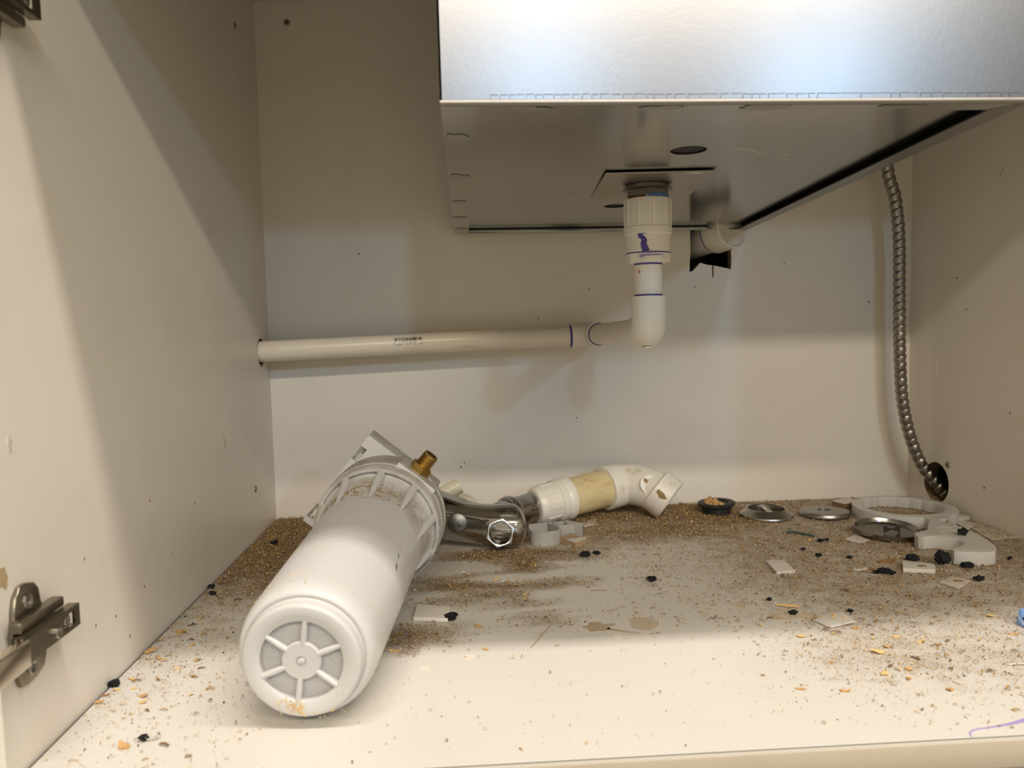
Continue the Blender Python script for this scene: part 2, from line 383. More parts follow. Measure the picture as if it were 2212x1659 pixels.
# stains printed flat on the shelf
def patch(name, pts, m, parent, z=.0002, label=None):
    return obj(name, flat(BM(), [pts], z - .00015, z), m, parent, label, smooth=0)
def ribbon2(pts, w):
    """outline of a tapered stroke"""
    P = [V(p) for p in smooth_path([(*p, 0) for p in pts], 6)]; Lf = []; Rt = []; n = len(P)
    for i, p in enumerate(P):
        t = (P[min(i + 1, n - 1)] - P[max(i - 1, 0)]).normalized(); s = V((-t.y, t.x, 0)); k = w[0] + (w[1] - w[0]) * i / (n - 1)
        Lf.append((p + s * k)[:2]); Rt.append((p - s * k)[:2])
    return Lf + Rt[::-1]
patch('primer_stain', ribbon2([(.5565, -.611), (.5585, -.6065), (.5640, -.6035), (.5720, -.6022), (.5815, -.6007)], (.0004, .0008)), PURPLEL, FLOOR, label='pale purple primer drip at the front edge')
patch('primer_stain', ribbon2([(.5800, -.6009), (.5900, -.5990), (.5990, -.5965), (.6050, -.5950)], (.0008, .0022)), PURPLEL, FLOOR, label='wide purple primer drip at the front edge')
def blob2(c, rx, ry, seed, n=30, k=.3): return [(c[0] + rx * math.cos(t) * (1 + k * noise.noise(V((math.cos(t) * 1.6, math.sin(t) * 1.6, seed)))), c[1] + ry * math.sin(t) * (1 + k * noise.noise(V((math.cos(t) * 1.6, math.sin(t) * 1.6, seed))))) for t in [2 * PI * i / n for i in range(n)]]
patch('glue_stain', blob2((.366, -.419), .011, .0085, 2.2, k=.7), PUDDLE, FLOOR, label='dried brown glue stain')
patch('glue_stain', ribbon2([(.372, -.424), (.385, -.432), (.397, -.4366)], (.002, .0006)), PUDDLE, FLOOR)
patch('glue_stain', blob2((.404, -.417), .013, .0135, 5.1, k=.35), mat('faint_glue', (.52, .43, .31), .22), FLOOR)
patch('glue_stain', blob2((.532, -.415), .022, .009, 7.7, k=.7), mat('tan_glue', (.60, .49, .36), .4), FLOOR)
for c, rx in (((.257, -.467), .005), ((.225, -.482), .004), ((.377, -.439), .004)):
    patch('drip_ring', blob2(c, rx, rx, 3, k=.15), mat('ring_glue', (.74, .68, .57), .18), FLOOR)
# marks on the walls
wl, wr, wb = (bpy.data.objects[n] for n in ('wall_left', 'wall_right', 'wall_back'))
def mark(name, wall, c, size, nrm, m, rot=0, label=None, seed=1):
    M = frame(V(c), nrm, (0, 1, 0) if abs(nrm[0]) > .5 else (1, 0, 0)) @ Matrix.Rotation(rot, 4, 'Z')
    return obj(name, flat(BM(), [blob2((0, 0), size[0], size[1], seed, k=.7)], -.0003, .0004, M), m, wall, label)
mark('gouge', wr, (W, -.1778, .4151), (.0018, .0075), (-1, 0, 0), SCUFF, -.55, 'dented gouge on the right wall', 4)
mark('gouge', wr, (W, -.061, .1814), (.0012, .0085), (-1, 0, 0), SMEAR, .05, 'white sealant streak on the right wall', 6)
mark('smudge', wl, (0, -.5842, .1893), (.0018, .0045), (1, 0, 0), SCUFF, 0, None, 2)
mark('smudge', wl, (0, -.2026, .1335), (.0010, .0080), (1, 0, 0), mat('tan_smudge', (.50, .42, .28), .6), .4, None, 9)
mark('smudge', wl, (0, -.60, .117), (.004, .006), (1, 0, 0), mat('tan_smudge2', (.45, .34, .19), .6), .4, None, 12)
for (px, pz, s) in ((.123, .352, 1), (.43, .30, .8), (.39, .315, .7), (.36, .262, .8), (.25, .062, 1.2), (.255, .068, 1), (.41, .125, .9), (.60, .385, 1), (.575, .30, .8), (.70, .33, .9), (.82, .275, 1)):
    mark('speck', wb, (px, 0, pz), (.0009 * s, .0011 * s), (0, -1, 0), INK, 0, None, px * 40)
for (py, pz, s) in ((-.42, .05, 1), (-.40, .115, .9), (-.47, .045, 1), (-.50, .05, .9), (-.45, .022, 1.1), (-.36, .06, .8), (-.51, .10, .9), (-.30, .09, .8)):
    mark('speck', wl, (0, py, pz), (.0008 * s, .001 * s), (1, 0, 0), STAIN, 0, None, py * 40)
for (py, pz) in ((-.20, .14), (-.12, .26), (-.16, .045), (-.10, .30)):
    mark('speck', wr, (W, py, pz), (.0008, .001), (-1, 0, 0), INK, 0, None, py * 50)

# ------------------------------------------------------------------ metal sink box hanging at the right
sink = thing('sink_basin', 'metal sink box hanging from the counter with a bright brushed front', 'sink', (.44, -.29, .384))
FLx, FRx, BLx, BRx = .2500, .6175, .2489, .6424
YF, YB, ZF, ZB, ZT = -.565, -.012, .3838, .3752, .70
def quad_panel(bm, a, b, c, d, n, th):
    """thin sheet from four corners, thickened along n"""
    n = V(n).normalized() * th; vs = [bm.verts.new(V(p)) for p in (a, b, c, d)]; ws = [bm.verts.new(V(p) + n) for p in (a, b, c, d)]
    bm.faces.new(vs); bm.faces.new(ws[::-1])
    for i in range(4): j = (i + 1) % 4; bm.faces.new((vs[i], ws[i], ws[j], vs[j]))
    return bm
# front sheet, with a softly dented row of spot welds a centimetre above its lower edge
bm = quad_panel(BM(), (FLx, YF, ZF), (FRx, YF, ZF), (FRx, YF, ZT), (FLx - .002, YF, ZT), (0, 1, 0), .0012)
obj('front_panel', bm, GALV, sink, 'bright brushed front sheet')
bm = BM()
x = FLx + .03
while x < FRx - .012:
    w = random.uniform(.0035, .007); box(bm, (x + w / 2, YF - .00005, ZF + .0050 + random.uniform(-.0002, .0002)), (w, .0003, .0004))
    if random.random() < .7: box(bm, (x, YF - .00005, ZF + .0036 + random.uniform(-.0004, .0002)), (.0004, .0003, .0022))
    x += w + random.uniform(.0006, .0016)
obj('weld_seam', bm, mat('weld_grey', (.13, .13, .14), .5, 1), sink, kind='stuff')
obj('side_panel', quad_panel(BM(), (FLx, YF, ZF), (FLx - .002, YF, ZT), (BLx - .002, YB, ZT), (BLx, YB, ZB), (1, 0, 0), .0012), STEEL, sink)
obj('side_panel', quad_panel(BM(), (FRx, YF, ZF), (FRx, YF, ZT), (BRx, YB, ZT), (BRx, YB, ZB), (-1, 0, 0), .0012), STEEL, sink)
obj('back_panel', quad_panel(BM(), (BLx, YB, ZB), (BRx, YB, ZB), (BRx, YB, ZT), (BLx, YB, ZT), (0, -1, 0), .0012), STEEL, sink)
# rolled lip along the front, returned flanges along the other sides
obj('front_lip', tube(BM(), [(FLx, YF - .0005, ZF), (FRx, YF - .0005, ZF)], .0019, 12), mat('lip_steel', (.27, .25, .22), .45, 1), sink)
DZ = (0, 0, -.001)
obj('flange', quad_panel(BM(), (FLx, YF, ZF), (FLx + .0205, YF + .002, ZF), (BLx + .0195, YB - .001, ZB), (BLx, YB, ZB), DZ, .001), STEEL, sink)
obj('flange', quad_panel(BM(), (FRx - .0155, YF + .016, ZF - .0002), (FRx, YF, ZF), (BRx, YB, ZB), (BRx - .014, YB - .010, ZB), DZ, .001), GALV, sink)
obj('flange', quad_panel(BM(), (BLx + .0190, YB - .012, ZB), (BRx - .012, YB - .011, ZB), (BRx, YB, ZB), (BLx, YB, ZB), DZ, .001), STEEL, sink)
obj('flange', quad_panel(BM(), (FLx, YF, ZF), (FRx, YF, ZF), (FRx - .014, YF + .017, ZF), (FLx + .0205, YF + .017, ZF), DZ, .0008), STEEL, sink)
# bottom sheet, let in a few millimetres above the flanges, with two punched holes
def pz(y): return ZF + (ZB - ZF) * (y - YF) / (YB - YF) + .0048
Mp = Matrix(((1, 0, 0, 0), (0, 1, 0, 0), (0, (ZB - ZF) / (YB - YF), 1, pz(0)), (0, 0, 0, 1)))
H1, H2 = (.4414, -.4262), (.4315, -.1775)
bm = flat(BM(), [[(FLx + .012, YF + .012), (FRx - .0185, YF + .012), (BRx - .0165, YB - .0155), (BLx + .012, YB - .0155)],
                 circ(*H1, .0143, 60, jag=.0004), circ(*H2, .0125, 50, jag=.0004)], 0, .0009, Mp)
obj('bottom_panel', bm, STEEL, sink, 'grey steel underside with two punched holes')
for h in (H1, H2):
    bm = BM(); lathe(bm, [(.017, .0015), (.017, .006)], Matrix.Translation((*h, pz(h[1]))), 32)
    obj('foam_plug', bm, mat('black_foam', (.022, .020, .019), .8, bump=.8, bscale=500), sink, 'black insulation seen through a punched hole')
obj('inner_gap', quad_panel(BM(), (FLx + .004, YF + .006, ZF + .010), (FRx - .003, YF + .006, ZF + .010), (BRx - .003, YB - .003, ZB + .010), (BLx + .004, YB - .003, ZB + .010), (0, 0, 1), .001), DARK, sink)
# sealant and soldered blotches on the flanges
for (x, y, rx, ry) in ((.2585, -.49, .0085, .013), (.2590, -.365, .0080, .011), (.2585, -.245, .0070, .009), (.2590, -.15, .008, .007), (.2590, -.06, .008, .008)):
    z = ZF + (ZB - ZF) * (y - YF) / (YB - YF) - .0011
    obj('sealant_blotch', flat(BM(), [blob2((x, y), rx, ry, x * 90 + y * 40, k=.5)], z - .0002, z), mat('dull_blotch', (.40, .39, .36), .42, 1), sink, smooth=0)
for (x, rx) in ((.304, .013), (.386, .013), (.451, .016), (.540, .015)):
    obj('sealant_blotch', flat(BM(), [blob2((x, YF + .0075), rx, .005, x * 77, k=.5)], ZF - .0013, ZF - .0011), mat('dull_blotch', (.40, .39, .36), .42, 1), sink, smooth=0)
for pts in ([(.4760, -.4300), (.4850, -.4290)], [(.4870, -.4300), (.4960, -.4230), (.5040, -.4140), (.5085, -.4125)], [(.5230, -.4120), (.5300, -.4090)], [(.3700, -.2250), (.3790, -.2200)]):
    bm = BM(); P = smooth_path([(x, y, pz(y) - .0001) for x, y in pts], 5); tube(bm, P, .00022, 5)
    obj('scratch', bm, SMEAR, sink, 'pale scratch on the underside')
# square drain plate
plate_z = pz(-.295) - .0018
obj('drain_plate', flat(BM(), [[(.3882, -.3545), (.4858, -.3615), (.4962, -.246), (.4895, -.2415), (.3955, -.227)], circ(.4394, -.3, .015, 32)], plate_z, plate_z + .0014), PLATE, sink, 'dull brown-grey square plate around the drain')
obj('paint_drip', flat(BM(), [blob2((.4665, -.358), .0085, .0022, 3, k=.8)], plate_z - .0005, plate_z - .0001), CHIPW, sink, 'white drip on the plate edge', smooth=0)

# ------------------------------------------------------------------ glued PVC drain line
X0, Y0 = .4386, -.300
dr = thing('drain_pipe', 'white plastic drain line from the sink bottom through two elbows to the left wall', 'pipe', (X0, Y0, .244))
def vert(name, prof, m, n=48, ph=0, label=None, smooth=35):
    return obj(name, lathe(BM(), prof, Matrix.Translation((X0, Y0, 0)), n, ph=ph), m, dr, label, smooth)
zp = plate_z
vert('drain_flange', [(.0165, zp), (.0205, zp - .0005), (.0205, zp - .003), (.0236, zp - .0035), (.0236, zp - .0046), (.021, zp - .0056)], DRST, label='steel drain flange')
vert('hex_nut', [(.0215, zp - .0056), (.0215, zp - .0112), (.0195, zp - .0120)], DRST, 6, ph=.35, label='steel hex nut')
vert('threaded_tail', [(.0185, zp - .011), (.0192, zp - .0122), (.0180, zp - .0134), (.0190, zp - .0146), (.018, zp - .016)], BRASS)
bm = lathe(BM(), [(.0200, .3685), (.0205, .3698), (.0203, .3716), (.0196, .3728)], Matrix.Translation((X0, Y0, 0)), 30, ang=2.5, ph=-1.9)
obj('thread_tape', bm, BLUET, dr, 'blue thread seal tape')
bm = lathe(BM(), [(.0185, .3690), (.0210, .3690), (.0218, .3678), (.0218, .3425), (.0228, .3420), (.0228, .3360), (.0216, .3352), (.0212, .3172), (.0200, .3166)], Matrix.Translation((X0, Y0, 0)), 56)
ad = obj('adapter', bm, PVC, dr, 'wide ribbed white adapter')
for k in range(10):
    a = 2 * PI * k / 10 + .35
    M = Matrix.Translation((X0, Y0, 0)) @ Matrix.Rotation(a, 4, 'Z')
    obj('grip_rib', box(BM(), (.0219, 0, .3556), (.0016, .0026, .0262), M, bevel=.0005), PVC, ad)
vert('bushing', [(.0195, .3172), (.0208, .3168), (.0208, .3100), (.0200, .3088), (.0145, .3084)], PVC, 8, ph=.39, label='octagonal white bushing')
vert('pipe_nipple', [(.01335, .3172), (.01335, .2740)], PVC)
vert('primer_line', [(.0214, .3172), (.0215, .3180), (.0211, .3186)], PURPLE, label='purple primer seam')
vert('primer_line', [(.0136, .3084), (.0137, .3075), (.01345, .3068)], PURPLE)
vert('primer_line', [(.0137, .2774), (.0137, .2784), (.01345, .2788)], PURPLE)
# purple drip down the adapter
Mf = Matrix.Translation((X0, Y0, 0))
def wrap(bm2, rad, M):
    """bend a flat (angle*r, z) drawing onto a cylinder about local Z; drawing x=0 faces local -Y"""
    for v in bm2.verts:
        a = v.co.x / rad - PI / 2; rr = rad + v.co.y
        v.co = V((rr * math.cos(a), rr * math.sin(a), v.co.z))
    bmesh.ops.transform(bm2, matrix=M, verts=bm2.verts); return bm2
def drawing(lines):
    """strokes [(pts,(w0,w1))] in (x,z) as thin grids ready to wrap"""
    bm = BM()
    for pts, w in lines:
        P = smooth_path([(p[0], 0, p[1]) for p in pts], 6); n = len(P); prev = None
        for i, p in enumerate(P):
            t = (P[min(i + 1, n - 1)] - P[max(i - 1, 0)]).normalized(); s = V((-t.z, 0, t.x)); k = w[0] + (w[1] - w[0]) * i / (n - 1)
            row = [bm.verts.new(p + s * k * q) for q in (-1, -.33, .33, 1)]
            if prev:
                for q in range(3): bm.faces.new((prev[q], prev[q + 1], row[q + 1], row[q]))
            prev = row
    return bm
bm = drawing([([(-.0150, .3345), (-.0115, .3350), (-.0065, .3354)], (.0018, .0004)), ([(-.0135, .3335), (-.0100, .3310), (-.0085, .3285), (-.0092, .3255), (-.0080, .3215), (-.0065, .3180)], (.0019, .0034)), ([(-.0105, .3350), (-.0102, .3372)], (.0008, .0003)), ([(-.0060, .3176), (.0020, .3178), (.0150, .3176)], (.0007, .0004))])
obj('primer_drip', wrap(bm, .02165, Mf), PURPLE, dr, 'purple primer drip down the adapter', smooth=60)
bm = drawing([([(-.0130, .3140), (-.0050, .3150), (.010, .3152)], (.0014, .0005))])
obj('primer_smear', wrap(bm, .0209, Mf), PURPLEL, dr, smooth=60)
bm = drawing([([(-.0128, .3020), (-.0118, .2985)], (.0010, .0014))])
obj('red_mark', wrap(bm, .0135, Mf), mat('red_mark', (.62, .26, .22), .5), dr, 'faint red mark on the short pipe', smooth=60)
# front elbow: socket down, turn, socket towards the back wall
E1 = V((.4300, -.036, .2385)); E2 = V((X0, Y0, .2436)); leg = (E1 - E2).normalized()
path = [V((X0, Y0, .2770)), V((X0, Y0, .262))]
for k in range(0, 11):
    a = PI / 2 * k / 10; R = .0115
    path.append(V((X0, Y0, .2436 + R)) + V((0, 0, -R)) * math.sin(a) + leg * (R * (1 - math.cos(a))))
path += [E2 + leg * .020, E2 + leg * .034]
path = [p for i, p in enumerate(path) if i == 0 or (p - path[i - 1]).length > 1e-5]
fe = obj('elbow', tube(BM(), path, [.0166] * 2 + [.0164] * (len(path) - 4) + [.0160, .0166], 40), PVC, dr, 'glossy white front elbow')
obj('mould_nub', lathe(BM(), [(.0045, 0), (.0045, .0012), (.0038, .0016)], frame((X0 - .001, Y0 + .004, .2281), (0, -.08, -1)), 20), PVC, fe)
obj('cross_pipe', tube(BM(), [E2 + leg * .03, E1 - leg * .02], .01335, 40), PVCP, dr, 'short pipe running back to the rear elbow')
# rear elbow beside the back wall
PL = V((-.055, -.0415, .2248)); run = (PL - E1).normalized()
path = [E1 - leg * .031, E1 - leg * .014]
for k in range(1, 10):
    a = PI / 2 * k / 10; R = .0115
    path.append(E1 - leg * R + leg * R * math.sin(a) + run * R * (1 - math.cos(a)))
path += [E1 + run * .014, E1 + run * .031]
re_ = obj('elbow', tube(BM(), path, [.0166] * len(path), 40), PVC, dr, 'white rear elbow with purple primer rim')
bm = BM(); tube(bm, [E1 - leg * .0312, E1 - leg * .0328], [.0145, .01355], 40)
obj('primer_line', bm, PURPLE, dr)
bm = BM(); tube(bm, [E1 + run * .0312, E1 + run * .0335], [.0148, .0136], 40)
obj('primer_line', bm, PURPLE, dr)
obj('long_pipe', tube(BM(), [E1 + run * .028, PL], .01335, 48), PVCP, dr, 'long white pipe with a printed barcode')
# printed barcode and two lines of figures, wrapped on the pipe
ax = -run                                                 # local z of the wrap frame runs to the right along the pipe
def print_on_pipe(bm2, name):
    """drawing in (x along pipe, y up) -> on the pipe's skin; y=0 faces the viewer"""
    rad = .01342
    out = V((0, -1, 0)); out = (out - ax * out.dot(ax)).normalized(); upv = ax.cross(out) * -1
    if upv.z < 0: upv = -upv
    t0 = E1 + run * ((E1.x - .171) / -run.x * 1.0)
    for v in bm2.verts:
        a = v.co.y / rad + .10; v.co = t0 + ax * v.co.x + (out * math.cos(a) + upv * math.sin(a)) * (rad + v.co.z)
    return obj(name, bm2, INK, dr, smooth=0)
bm = BM(); rr = random.Random(11942); x = 0
while x < .0345:
    w = rr.choice((.00032, .00032, .0006, .0009, .0012))
    for k in range(4):
        y0, y1 = .0034 + .0047 * k / 4, .0034 + .0047 * (k + 1) / 4
        bm.faces.new([bm.verts.new((x, y0, 0)), bm.verts.new((x + w, y0, 0)), bm.verts.new((x + w, y1, 0)), bm.verts.new((x, y1, 0))])
    x += w + rr.choice((.0003, .0003, .0006, .001))
print_on_pipe(bm, 'barcode')
def text_bm(s, size, sx=1.0):
    cu = bpy.data.curves.new('t', 'FONT'); cu.body = s; cu.size = size; cu.space_character = 1.25
    o = bpy.data.objects.new('t', cu); me = bpy.data.meshes.new_from_object(o); b = bmesh.new(); b.from_mesh(me)
    bpy.data.objects.remove(o); bpy.data.curves.remove(cu); bpy.data.meshes.remove(me)
    w = max(v.co.x for v in b.verts); 
    for v in b.verts: v.co.x *= sx / w
    return b
for s, w, x, y, sz in (('0   11942 00061   3', .0368, -.0014, .0008, .0027), ('04007  3/4"  X  10\'', .0350, .0004, -.0022, .0027)):
    b = text_bm(s, sz, w)
    bmesh.ops.translate(b, verts=b.verts, vec=(x, y, 0)); print_on_pipe(b, 'printed_text')
for t, r, l, m_ in ((.262, -.55, .03, 'pencil_scratch'), (.31, .9, .016, 'pencil_scratch'), (.375, 1.0, .02, 'pencil_scratch')):
    bm = BM(); n = 8
    rows = []
    out = V((0, -1, 0)); upv = V((0, 0, 1))
    for i in range(n + 1):
        p = E1 + run * ((E1.x - t) / -run.x + l * (.5 - i / n)); a = r + .04 * math.sin(i * 1.7)
        rows.append([bm.verts.new(p + (out * math.cos(a + q) + upv * math.sin(a + q)) * .01343) for q in (-.012, .03 * math.sin(i / n * PI))])
    for A, B in zip(rows, rows[1:]): bm.faces.new((A[0], A[1], B[1], B[0]))
    obj(m_, bm, mat('scratch', (.30, .26, .21), .6), dr, smooth=0)

# ------------------------------------------------------------------ waste stub coming out of the back wall
st = thing('waste_stub', 'white waste pipe stub in the ragged hole under the back of the sink', 'pipe', (.60, 0, .36))
sd = V((.36, -.80, .12)).normalized(); sp0 = V((.586, .055, .3640)); 
obj('stub_pipe', tube(BM(), [sp0, sp0 + sd * .060, sp0 + sd * .066], .0225, 40), PVC, st)
bm = lathe(BM(), [(.0225, .052), (.0262, .052), (.0262, .083), (.0245, .085), (.0225, .0835), (0, .0835)], frame(sp0, sd), 44)
obj('end_cap', bm, PVC, st, 'round white cap')
obj('primer_line', lathe(BM(), [(.0229, .0515), (.0231, .0475), (.0227, .0455)], frame(sp0, sd), 40), PURPLEL, st)

# ------------------------------------------------------------------ flexible steel conduit in the right corner
cd = thing('flexible_conduit', 'spiral flexible steel conduit curving down the corner into the round hole', 'conduit', (.88, -.0655, .033))
pts = smooth_path([(.797, -.075, .62), (.803, -.062, .53), (.8165, -.05, .4456), (.8287, -.048, .4067), (.8352, -.047, .3527), (.8366, -.047, .28), (.8382, -.047, .2065), (.8420, -.048, .1446), (.8520, -.050, .0944), (.8660, -.054, .0563), (.884, -.060, .030), (.905, -.066, .004)], 40)
Ls = [0]
for a, b in zip(pts, pts[1:]): Ls.append(Ls[-1] + (b - a).length)
N_ = int(Ls[-1] / .0011); P = []; k = 0
for i in range(N_ + 1):
    s = Ls[-1] * i / N_
    while k < len(Ls) - 2 and Ls[k + 1] < s: k += 1
    P.append(pts[k].lerp(pts[k + 1], (s - Ls[k]) / max(1e-9, Ls[k + 1] - Ls[k])))
def spiral(bm, P, r0, r1, pitch, n=20):
    up = None; rings = []; s = 0
    for i, p in enumerate(P):
        t = (P[min(i + 1, len(P) - 1)] - P[max(i - 1, 0)]).normalized()
        if i: s += (P[i] - P[i - 1]).length
        if up is None: up = V((0, 1, 0))
        up = (up - t * up.dot(t)).normalized(); q = t.cross(up); ring = []
        for k in range(n):
            a = 2 * PI * k / n; ph = (s / pitch - k / n) % 1
            r = r0 + (r1 - r0) * (sst(0, .12, ph) * (1 - .55 * sst(.45, 1, ph)))
            ring.append(bm.verts.new(p + (up * math.cos(a) + q * math.sin(a)) * r))
        rings.append(ring)
    for A, B in zip(rings, rings[1:]):
        for k in range(n): bm.faces.new((A[k], A[(k + 1) % n], B[(k + 1) % n], B[k]))
    return bm
obj('spiral_jacket', spiral(BM(), P, .0058, .0079, .0102), CONDUIT, cd, smooth=50)

# ------------------------------------------------------------------ small fixings on the walls
def wall_screw(p, n, label, r=.0042):
    t = thing('wall_screw', label, 'screw', p, 'screws in the cabinet walls')
    M = frame(p, n)
    obj('screw_head', lathe(BM(), [(r, -.0005), (r, .0005), (r * .86, .0012), (r * .42, .0012), (r * .38, .0004), (0, .0004)], M, 24), ZINC, t)
    bm = BM(); box(bm, (0, 0, .0005), (r * .95, r * .25, .0006), M); box(bm, (0, 0, .0005), (r * .25, r * .95, .0006), M)
    obj('cross_slot', bm, DARK, t)
wall_screw((.0416, 0, .6496), (0, -1, 0), 'round zinc screw head high on the back wall near the left corner')
wall_screw((0, -.0896, .6112), (1, 0, 0), 'upper screw head on the left wall beside the back corner')
wall_screw((0, -.0937, .0603), (1, 0, 0), 'lower screw head on the left wall near the floor')
wall_screw((W, -.0891, .0603), (-1, 0, 0), 'screw head on the right wall just above the round hole')
cb = thing('corner_block', 'beige corner block at the top left of the back wall', 'block', (.03, 0, .69))
obj('block_body', box(BM(), (.0304, -.011, .700), (.0596, .021, .0505), bevel=.001), LAM, cb)
obj('block_screw', lathe(BM(), [(.002, 0), (.002, .002), (0, .002)], frame((.0585, -.0215, .6775), (0, -1, 0)), 16), ZINC, cb)

# ------------------------------------------------------------------ concealed hinges on the left wall
def hinge(z0, label, flip):
    h = thing('cabinet_hinge', label, 'hinge', (0, -.58, z0), 'hinges on the left wall')
    M = Matrix.Translation((0, -.58, z0)) @ Matrix.Diagonal((1, 1, -1 if flip else 1, 1))
    def P_(name, bm, m, par=h, label=None): bmesh.ops.transform(bm, matrix=M, verts=bm.verts); return obj(name, bm, m, par, label)
    # winged mounting plate: outline in (y,z)
    MW = Matrix(((0, 0, 1, 0), (1, 0, 0, 0), (0, 1, 0, 0), (0, 0, 0, 1)))
    o = [(-.018, -.0085), (-.016, -.021), (-.013, -.0275), (-.007, -.0285), (.002, -.0275), (.0105, -.024), (.013, -.018), (.0135, -.011), (.024, -.008), (.027, .001), (.022, .0075), (.013, .010), (.0105, .016), (.009, .024), (.005, .0285), (-.003, .0305), (-.009, .030), (-.014, .025), (-.0165, .017), (-.0175, .010), (-.02, .004)]
    pl = P_('mounting_plate', flat(BM(), [o], 0, .0035, MW, bevel=.0010), NICKEL)
    for zc in (.0195, -.0195):
        bm = lathe(BM(), [(.0046, .003), (.0046, .0042), (.0036, .0048), (.002, .0044), (.0018, .0036), (0, .0036)], Matrix(((0, 0, 1, 0), (1, 0, 0, -.0035), (0, 1, 0, zc), (0, 0, 0, 1))), 20)
        P_('plate_screw', bm, ZINC, pl)
    P_('plate_rib', box(BM(), (.0065, .000, .0105), (.008, .046, .0065), bevel=.0015), NICKEL, pl)
    # channel-shaped arm standing off the plate
    bm = flat(BM(), [[(-.030, -.0068), (.0285, -.0068), (.0285, .0068), (-.030, .0068)], [(.010, -.0040), (.0225, -.0040), (.0225, .0042), (.010, .0042)]], .0145, .0162, MW)
    arm = P_('hinge_arm', bm, NICKEL)
    bm = BM(); box(bm, (.0125, -.001, .0064), (.006, .058, .0012)); box(bm, (.0125, -.001, -.0064), (.006, .058, .0012)); P_('arm_side', bm, NICKEL, arm)
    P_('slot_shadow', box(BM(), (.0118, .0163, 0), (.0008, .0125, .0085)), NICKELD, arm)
    MX = lambda y, z: Matrix(((0, 0, 1, 0), (1, 0, 0, y), (0, 1, 0, z), (0, 0, 0, 1)))
    P_('fixing_screw', lathe(BM(), [(.0036, .012), (.0036, .0146), (.0026, .0152), (.0012, .0150), (0, .0140)], MX(.0165, 0), 20), ZINC, arm)
    P_('adjusting_screw', lathe(BM(), [(.0036, .016), (.0036, .0180), (.0028, .0188), (.0012, .0186), (0, .0178)], MX(.0005, -.0012), 20), ZINC, arm)
    # knuckle and cup arm running forwards out of the cabinet
    bm = flat(BM(), [[(-.070, -.0075), (-.0315, -.0075), (-.0315, .0078), (-.070, .0078)]], .0120, .0200, MW, bevel=.0016)
    P_('cup_arm', bm, mat('bright_nickel', (.66, .60, .50), .16, 1), h, 'bright cup arm')
    P_('knuckle_pin', lathe(BM(), [(.0024, -.009), (.0024, .009)], Matrix.Translation((.0125, -.0325, 0)), 14), NICKELD, h)
    return h
hinge(.0775, 'nickel cabinet hinge low on the left wall', False)
hinge(.4435, 'cabinet hinge cut by the top left corner of the picture', True)

# ------------------------------------------------------------------ white water-filter housing lying on the shelf
FA = V((.1541, -.5655, .0455)); FB = V((.1738, -.3061, .0635)); fd = (FB - FA).normalized()
FU = fd.cross(V((0, 0, 1))).normalized(); FV = FU.cross(fd)
MF = Matrix(((FU.x, FV.x, fd.x, FA.x), (FU.y, FV.y, fd.y, FA.y), (FU.z, FV.z, fd.z, FA.z), (0, 0, 0, 1)))  # local z = along the housing
FVn = MF.to_3x3() @ V((0, 1, 0))
fl = thing('water_filter_housing', 'white cylindrical water filter housing lying with its ribbed bottom forwards', 'filter housing', (.165, -.43, 0))
bm = lathe(BM(), [(.0262, .0072), (.0262, .0010), (.0275, 0), (.0350, -.0002), (.0364, .0002), (.0372, .0012), (.0376, .0030), (.0378, .0082), (.0384, .0094), (.0394, .0086), (.0408, .0088), (.0426, .0112), (.0441, .0155), (.0449, .0215), (.0452, .028), (.0457, .05), (.0468, .12), (.0474, .180), (.0476, .192)], MF, 96, capA=False, capB=False)
sump = obj('sump', bm, FILT, fl, smooth=50)
obj('bottom_recess', lathe(BM(), [(.0264, .0070), (.0262, .0068), (0, .0068)], MF, 64, capA=False), FILTD, sump)
bm = lathe(BM(), [(.0125, .0070), (.0125, .0016), (.0118, .0008), (.0034, .0008), (.0032, .0020), (0, .0020)], MF, 48, capA=False)
obj('hub', bm, FILT, sump)
obj('gate_scar', rock(BM(), (0, 0, -.0002), (.0058, .0042, .0032), .8, 3, M=MF), FILT, sump)
for k in range(6):
    a = math.radians(22 + 60 * k)
    bm = tube(BM(), [(.0112 * math.cos(a), .0112 * math.sin(a), .0022), (.018 * math.cos(a), .018 * math.sin(a), .0018), (.0270 * math.cos(a), .0270 * math.sin(a), .0016)], [.0018, .00205, .0017], 14, M=MF)
    b2 = BM(); box(b2, (.019, 0, .0046), (.0160, .0034, .0055), Matrix.Rotation(a, 4, 'Z')); join(bm, b2, MF)
    obj('spoke', bm, FILT, sump)
# small moulded marks between the spokes
for (mx, my, r) in ((-.0195, .0030, .0040), (.0205, -.0006, .0042)):
    bm = BM(); lathe(bm, [(r, .0068), (r, .0063), (r - .0005, .0063), (r - .0005, .0068)], MF @ Matrix.Translation((mx, my, 0)), 28, capA=False, capB=False)
    box(bm, (mx, my, .0066), (.0026, .0006, .0006), MF, rz=.5)
    obj('date_mark', bm, FILTD, sump)
bm = BM()
for k in range(3):
    a = PI / 2 + k * 2 * PI / 3; c = V((.0125, .0150, .0066))
    box(bm, (c.x + .0013 * math.cos(a), c.y + .0013 * math.sin(a), .0066), (.0034, .0005, .0006), MF, rz=a + PI / 2)
obj('recycling_mark', bm, FILT, sump)
